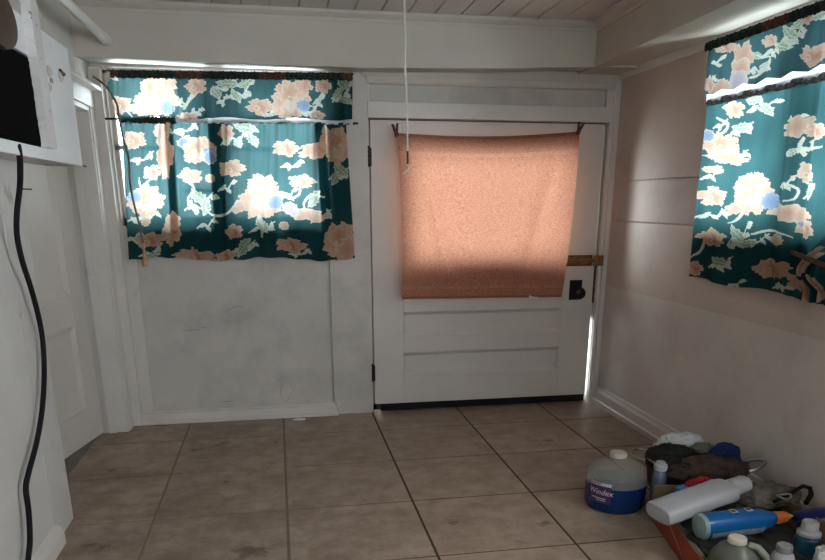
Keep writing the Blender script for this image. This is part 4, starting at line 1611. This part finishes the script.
def rag(name, label, cat, c, size, mat, seed, rough=.5, freq=6.0, group=None, flat=.0, parent=None, rot=0.0):
    """crumpled cloth: a squashed ball with ridged noise, sitting on its base"""
    bm = bmesh.new()
    bmesh.ops.create_icosphere(bm, subdivisions=5, radius=1)
    off = Vector((seed * 3.1, seed * 1.7, seed * 5.3))
    Mr = Matrix.Rotation(rot, 3, 'Z')
    for v_ in bm.verts:
        d_ = v_.co.normalized()
        n1 = noise.noise(d_ * freq * .25 + off)
        n2 = 1 - abs(noise.noise(d_ * freq * .6 + off * 2)) * 2
        n3 = noise.noise(d_ * freq * 2 + off)
        k = 1 + rough * (.5 * n1 + .35 * (n2 - .5) + .18 * n3)
        p = Vector((d_.x * size[0] * k, d_.y * size[1] * k, d_.z * size[2] * k))
        if p.z < -size[2] * .35:
            p.z = -size[2] * .35 + (p.z + size[2] * .35) * .15
        v_.co = (Mr @ p) + Vector(c)
    me = bpy.data.meshes.new(name)
    bm.to_mesh(me)
    bm.free()
    me.materials.append(mat)
    for p in me.polygons:
        p.use_smooth = True
    o = bpy.data.objects.new(name, me)
    COL.objects.link(o)
    if parent:
        o.parent = parent
    if label:
        tag(o, label, cat, group)
    return o


DKC = surf('dark_green_cloth', (0.009, 0.011, 0.009), 0.9, 0.4, 12, 0.4, 120)
BAG = surf('white_bag_plastic', (0.50, 0.52, 0.52), 0.4, 0.06, 10, 0.3, 40)
BLUEC = surf('navy_blue_cloth', (0.006, 0.018, 0.085), 0.9, 0.3, 14, 0.4, 120)
BRC = surf('brown_rag_cloth', (0.040, 0.025, 0.018), 0.9, 0.45, 14, 0.5, 120)
GRC = surf('grey_brown_rag', (0.115, 0.098, 0.08), 0.9, 0.4, 16, 0.5, 120)
REDP = surf('red_cloth', (0.30, 0.012, 0.016), 0.8, 0.2, 10, 0.3, 100)
rag('cloth', 'black-green cloth bundle at the left of the pan', 'cloth', (PC.x - .075, PC.y + .03, .19), (.12, .12, .06), DKC, 2, .5, group='cloths heaped in the pan')
rag('plastic_bag', 'crumpled white plastic bag at the back of the pan', 'bag', (PC.x + .03, PC.y + .155, .195), (.13, .055, .07), BAG, 5, .6, 7)
rag('cloth', 'navy blue cloth at the right of the pan', 'cloth', (PC.x + .135, PC.y - .03, .215), (.062, .055, .055), BLUEC, 9, .4, group='cloths heaped in the pan')
rag('cloth', 'small navy bundle low at the front right of the pan', 'cloth', (PC.x + .115, PC.y - .115, .195), (.045, .04, .04), BLUEC, 14, .4, group='cloths heaped in the pan')
rag('cloth', 'grey-green folded cloth in the middle of the pan', 'cloth', (PC.x + .075, PC.y + .055, .205), (.06, .045, .04), surf('grey_green_cloth', (.11, .12, .10), .9, .2, 12), 22, .4, group='cloths heaped in the pan')
rag('rag', 'dark brown rag spilling over the front of the pan', 'rag', (PC.x - .02, PC.y - .155, .19), (.155, .09, .065), BRC, 12, .6, rot=-.25)

# red cardboard box: low walls, the back one standing higher
bx = thing('cardboard_box', 'low red cardboard box full of bottles on the floor at bottom right', 'box')
BLc, BRc, FRc, FLc = Vector((1.515, 2.60)), Vector((1.965, 2.50)), Vector((1.935, 1.72)), Vector((1.345, 1.76))
tk = .008


def wall_panel(p, q_, h0, h1, name, mats, inset):
    """upright panel from p to q; inset is the inward normal; outer face red, inner face brown, rim brown"""
    nrm = Vector(inset).normalized() * tk
    P_ = [(p.x, p.y, 0), (q_.x, q_.y, 0), (q_.x + nrm.x, q_.y + nrm.y, 0), (p.x + nrm.x, p.y + nrm.y, 0),
          (p.x, p.y, h0), (q_.x, q_.y, h1), (q_.x + nrm.x, q_.y + nrm.y, h1), (p.x + nrm.x, p.y + nrm.y, h0)]
    m = MB()
    m.add(P_, [(0, 1, 5, 4)], 0)
    m.add(P_, [(3, 2, 1, 0), (4, 5, 6, 7), (1, 2, 6, 5), (2, 3, 7, 6), (3, 0, 4, 7)], 1)
    return m.build(name, mats, bx)


lwp = wall_panel(BLc, FLc, .10, .105, 'box_side', [REDC, CARD], (1, -.2))
wall_panel(FLc, FRc, .13, .13, 'box_side', [REDC, CARD], (0, 1))
wall_panel(FRc, BRc, .16, .16, 'box_side', [REDC, CARD], (-1, 0))
wall_panel(BRc, BLc, .15, .155, 'box_side', [REDC, CARD], (0, -1))
m = MB()
m.prism([(p.x, p.y) for p in (FLc, FRc, BRc, BLc)], 0.0, .006)
m.build('box_bottom', CARD, bx)
# inner liner strip that shows as a pale rim along the left side
m = MB()
m.hexa([(BLc.x + .010, BLc.y - .01, .02), (FLc.x + .010, FLc.y + .01, .02), (FLc.x + .026, FLc.y + .01, .02), (BLc.x + .026, BLc.y - .01, .02),
        (BLc.x + .012, BLc.y - .01, .098), (FLc.x + .012, FLc.y + .01, .102), (FLc.x + .026, FLc.y + .01, .102), (BLc.x + .026, BLc.y - .01, .098)])
m.build('box_liner', CARD, bx)
m = MB()
# printed white streak on the red side
d_ = (FLc - BLc)
s0, s1 = BLc + d_ * .26, BLc + d_ * .46
m.add([(s0.x - .0015, s0.y, .080), (s0.x - .0015, s0.y, .086), (s1.x - .0015, s1.y, .03), (s1.x - .0015, s1.y, .026)], [(0, 1, 2, 3)])
st_ = m.build('printed_streak', surf('streak_white', (.5, .42, .38), .5), lwp)
settle(bx, (1.68, 2.15, 0))
st_.location = (0, 0, 0)


def frame_between(a, b, up=(0, 0, 1)):
    """matrix with local z along a->b and local y near 'up'"""
    z = (b - a).normalized()
    x = Vector(up).cross(z).normalized()
    y = z.cross(x)
    Mx = Matrix((x, y, z)).transposed().to_4x4()
    return Matrix.Translation(a) @ Mx


# white flat bottle lying over the rim
wb = thing('bottle', 'white flat plastic bottle lying across the left rim of the red box', 'bottle', 'bottles in the red box')
a = at(656, 517, 'z', .165)
a = at(657, 514, 'z', .178)
b = at(742, 484, 'z', .235)
Mb = frame_between(a, b)
Lb = (b - a).length


def slab_lathe(prof, M, seg=36, p=3.2, sx=1, sy=1):
    """like lathe, with a rounded-rectangle (superellipse) section; prof: (halfwidth, halfdepth, z)"""
    m = MB()
    vs, fs = [], []
    for hx, hy, z in prof:
        for k in range(seg):
            t = 2 * PI * k / seg
            c, s_ = math.cos(t), math.sin(t)
            x = hx * math.copysign(abs(c) ** (2 / p), c)
            y = hy * math.copysign(abs(s_) ** (2 / p), s_)
            vs.append(M @ Vector((x, y, z)))
    n = len(prof)
    for i in range(n - 1):
        for k in range(seg):
            k2 = (k + 1) % seg
            fs.append((i * seg + k, i * seg + k2, (i + 1) * seg + k2, (i + 1) * seg + k))
    fs.append(tuple(range(seg - 1, -1, -1)))
    fs.append(tuple((n - 1) * seg + k for k in range(seg)))
    m.add(vs, fs, 0, True)
    return m


slab_lathe([(.050, .02, 0), (.064, .031, .003), (.068, .036, .012), (.068, .036, Lb * .77), (.062, .034, Lb * .82), (.040, .028, Lb * .85), (.034, .026, Lb * .855)], Mb).build('bottle_body', WPLAS, wb)
slab_lathe([(.038, .030, Lb * .852), (.040, .032, Lb * .865), (.039, .031, Lb * 1.02), (.036, .029, Lb * 1.04), ], Mb, p=2.2).build('cap', WPLAS, wb)
m = MB()
for k, (xx_, zz_, w_, h_) in enumerate([(-.006, .075, .022, .0016), (-.012, .085, .030, .0016), (-.002, .092, .018, .0016), (-.01, .10, .02, .0016)]):
    m.box(xx_, xx_ + w_, 0.0352, .0366, zz_, zz_ + h_ + .002, M=Mb)
m.build('faint_print', surf('faint_lilac_ink', (.42, .40, .46), .6), wb)
settle(wb, a)

# blue cleaner bottle lying
bb = thing('bottle', 'bright blue cleaner bottle with an orange neck lying in the red box', 'bottle', 'bottles in the red box')
a = at(698, 527, 'z', .16)
b = at(774, 518, 'z', .17)
Mb = frame_between(a, b)
Lb = (b - a).length
BL1 = surf('cleaner_blue', (0.006, 0.090, 0.27), 0.25, 0.15, 12)
slab_lathe([(.035, .035, 0), (.046, .044, .004), (.049, .047, .02)], Mb, p=2.4).build('bottle_base', surf('pale_aqua_plastic', (.21, .29, .29), .3, .05), bb)
slab_lathe([(.049, .047, .02), (.050, .048, .05), (.046, .045, Lb * .5), (.049, .047, Lb * .7), (.042, .040, Lb * .84), (.026, .026, Lb * .97), (.022, .022, Lb)], Mb, p=2.4).build('bottle_sleeve', BL1, bb)
slab_lathe([(.022, .022, Lb), (.024, .024, Lb + .004), (.022, .022, Lb + .035), (.019, .019, Lb + .05)], Mb, p=2.2).build('neck', surf('neck_orange', (.46, .12, .02), .4), bb)
slab_lathe([(.012, .012, Lb + .05), (.011, .011, Lb + .058), (.004, .004, Lb + .078)], Mb, p=2.0).build('nozzle', surf('nozzle_yellow', (.50, .24, .03), .4), bb)
for zc in (.135, .20):
    zc = zc * Lb / .33
    m = MB()
    m.box(-.012, .016, .0462, .0482, zc, zc + .024, M=Mb)
    q_ = m.build('label_square', WPLAS, bb)
    m = MB()
    m.box(-.007, .010, .0480, .0490, zc + .004, zc + .018, M=Mb)
    m.build('label_print', BLACK, q_)
m = MB()
prof_l = [(.0503, .0483, .03), (.0508, .0488, .05), (.0470, .0460, Lb * .5), (.0498, .0478, Lb * .7), (.0455, .0435, Lb * .79)]
vs, fs, na = [], [], 14
for hx, hy, z in prof_l:
    for k in range(na):
        t = math.radians(186 + 96 * k / (na - 1))
        c, s_ = math.cos(t), math.sin(t)
        vs.append(Mb @ Vector((hx * math.copysign(abs(c) ** (2 / 2.4), c), hy * math.copysign(abs(s_) ** (2 / 2.4), s_), z)))
for i_ in range(len(prof_l) - 1):
    for k in range(na - 1):
        fs.append((i_ * na + k, i_ * na + k + 1, (i_ + 1) * na + k + 1, (i_ + 1) * na + k))
m.add(vs, fs, 0, True)
m.build('label_panel', surf('label_grey', (.20, .25, .28), .4, .25, 30), bb)
settle(bb, a)

# navy spray head to the right of it
nb = thing('spray_trigger', 'navy blue spray trigger lying at the right corner of the red box', 'spray trigger')
a = at(793, 517, 'z', .165)
b = at(832, 511, 'z', .165)
Mb = frame_between(a, b)
NAVY = surf('navy_plastic', (0.008, 0.012, 0.085), 0.3, 0.1)
Ln = (b - a).length
slab_lathe([(.010, .010, 0), (.018, .017, .006), (.023, .02, Ln * .5), (.02, .018, Ln * .9), (.012, .01, Ln)], Mb, p=3).build('spray_head', NAVY, nb)
m = MB()
m.tube([Mb @ Vector((.0, -.012, Ln * .35)), Mb @ Vector((.012, -.035, Ln * .25)), Mb @ Vector((.02, -.06, Ln * .3))], [.009, .008, .006], 8)
m.build('trigger', NAVY, nb)
settle(nb, a)

# grey-green jug
gj = thing('jug', 'grey-green plastic jug with a cream cap at the front of the red box', 'jug')
g = at(735, 538, 'z', .215)
g = Vector((g.x + .01, g.y, 0))
GJ = surf('grey_green_plastic', (0.085, 0.09, 0.068), 0.35, 0.06, 6)
m = MB()
m.lathe([(.07, .008), (.083, .010), (.088, .02), (.088, .11), (.080, .145), (.058, .178), (.032, .196), (.026, .200)], 36, Matrix.Translation(g))
m.build('jug_body', GJ, gj)
m = MB()
m.lathe([(.030, .198), (.031, .2), (.031, .214), (.028, .218), (.002, .218)], 24, Matrix.Translation(g))
m.build('cap', CREAM, gj)
m = MB()
m.tube([g + Vector((.028, -.022, .196)), g + Vector((.052, -.040, .192)), g + Vector((.075, -.055, .165)), g + Vector((.085, -.06, .12)), g + Vector((.075, -.05, .08))], [.012, .013, .013, .012, .010], 10)
m.build('handle', surf('pale_green_plastic', (.17, .18, .14), .4), gj)
settle(gj, g)

# small white bottle, grey cap
sb = thing('bottle', 'small white bottle with a grey ribbed cap at the bottom of the frame', 'bottle', 'bottles in the red box')
s_ = at(785, 545, 'z', .185)
s_ = Vector((s_.x, s_.y, 0))
m = MB()
m.lathe([(.03, .008), (.036, .011), (.038, .02), (.038, .135), (.034, .15), (.024, .160), (.022, .163)], 28, Matrix.Translation(s_))
m.build('bottle_body', WPLAS, sb)
m = MB()
m.lathe([(.025, .160), (.026, .162), (.026, .184), (.023, .187), (.002, .186)], 28, Matrix.Translation(s_))
m.build('cap', GREYP, sb)
settle(sb, s_)

# teal bottle, white cap
tb = thing('bottle', 'teal bottle with a white screw cap standing in the right of the red box', 'bottle', 'bottles in the red box')
t_ = at(811, 522, 'z', .215)
t_ = Vector((t_.x, t_.y, 0))
m = MB()
m.lathe([(.036, .008), (.043, .011), (.046, .02), (.046, .13), (.042, .155), (.03, .166), (.026, .17)], 30, Matrix.Translation(t_))
m.build('bottle_body', surf('teal_plastic', (0.008, 0.065, 0.085), 0.3, 0.1, 12), tb)
m = MB()
m.lathe([(.038, .166), (.040, .168), (.040, .178), (.029, .184), (.028, .214), (.025, .218), (.002, .218)], 30, Matrix.Translation(t_))
m.build('cap', WPLAS, tb)
settle(tb, t_)

p_ = at(823, 549, 'z', .17)
rag('paper', 'crumpled white paper at the bottom right corner of the frame', 'paper', (p_.x + .012, p_.y - .02, .135), (.045, .04, .06), PAPERW, 31, .5, 9)
p_ = at(700, 484, 'z', .19)
rag('cloth', 'bright red cloth behind the white flat bottle', 'cloth', (p_.x, p_.y - .01, .175), (.065, .04, .05), REDP, 17, .4)
p_ = at(757, 491, 'z', .17)
rag('rag', 'grey-brown rag at the back of the red box', 'rag', (p_.x + .02, p_.y - .035, .155), (.13, .07, .06), GRC, 41, .6)
p_ = at(676, 492, 'z', .15)
m = MB()
m.box(-.032, .032, -.02, .02, 0, .178, M=Matrix.Translation((p_.x + .01, p_.y - .03, .007)) @ Matrix.Rotation(.5, 4, 'Z'))
tag(m.build('soap_box', surf('sky_blue_card', (.06, .17, .36), .5), None, .006), 'small sky blue carton behind the white flat bottle', 'carton')
p_ = at(745, 505, 'z', .12)
rag('bin_bag', 'black plastic bag lying in the middle of the red box', 'bag', (p_.x, p_.y - .01, .085), (.17, .06, .07), surf('black_bag', (.008, .008, .008), .35, .3, 10), 47, .5)
p_ = at(745, 520, 'z', .03)
rag('bin_bag', 'dark crumpled bag filling the bottom of the red box', 'bag', (1.68, 2.14, .06), (.225, .27, .07), surf('dark_bag', (.018, .017, .016), .5, .4, 10), 52, .5)

# black strap with a buckle over the back right corner
sp_ = thing('strap', 'black looped strap with a shiny buckle at the back right corner of the red box', 'strap')
m = MB()
zs_ = .215
path = [at(774, 502, 'z', .18), at(784, 497, 'z', .19), at(796, 490, 'z', .20), at(803, 486, 'z', .205), at(810, 488, 'z', .195), at(811, 495, 'z', .18), at(806, 503, 'z', .165)]
m.tube(path, [.007, .008, .008, .008, .009, .010, .010], 8)
m.build('webbing', RUBBER, sp_)
m = MB()
c0 = at(784, 496, 'z', .205)
m.tube([c0 + Vector((.028 * math.cos(t), .02 * math.sin(t), .004 * math.cos(2 * t))) for t in np.linspace(0, 2 * PI, 17)], .004, 6, cap=False)
m.build('buckle', STEEL, sp_)
settle(sp_, path[-1])

# ------------------------------------------------------------------ light
wd = bpy.data.worlds.new('overcast_sky')
SC.world = wd
wd.use_nodes = True
bg = wd.node_tree.nodes['Background']
wt = wd.node_tree
geo_ = wt.nodes.new('ShaderNodeTexCoord')
sep_ = wt.nodes.new('ShaderNodeSeparateXYZ')
wt.links.new(geo_.outputs['Generated'], sep_.inputs[0])
xy_ = wt.nodes.new('ShaderNodeMath')
xy_.operation = 'MULTIPLY'
wt.links.new(sep_.outputs[0], xy_.inputs[0])
wt.links.new(sep_.outputs[1], xy_.inputs[1])
mr_ = wt.nodes.new('ShaderNodeMapRange')
mr_.inputs['From Min'].default_value = -0.5
mr_.inputs['From Max'].default_value = 0.5
mr_.inputs['To Min'].default_value = 1.4
mr_.inputs['To Max'].default_value = 0.6
wt.links.new(xy_.outputs[0], mr_.inputs['Value'])
vm_ = wt.nodes.new('ShaderNodeVectorMath')
vm_.operation = 'SCALE'
vm_.inputs[0].default_value = (0.86, 0.94, 1.0)
wt.links.new(mr_.outputs[0], vm_.inputs['Scale'])
wt.links.new(vm_.outputs[0], bg.inputs[0])
bg.inputs[1].default_value = 16.5


SC.view_settings.view_transform = 'Standard'
SC.view_settings.look = 'None'
SC.view_settings.gamma = 1
SC.view_settings.use_curve_mapping = False
SC.view_settings.exposure = 0.0
SC.cycles.max_bounces = 10
SC.cycles.diffuse_bounces = 6
SC.cycles.transparent_max_bounces = 12
SC.cycles.caustics_reflective = False
SC.cycles.caustics_refractive = False
SC.cycles.sample_clamp_indirect = 6
SC.cycles.use_denoising = True
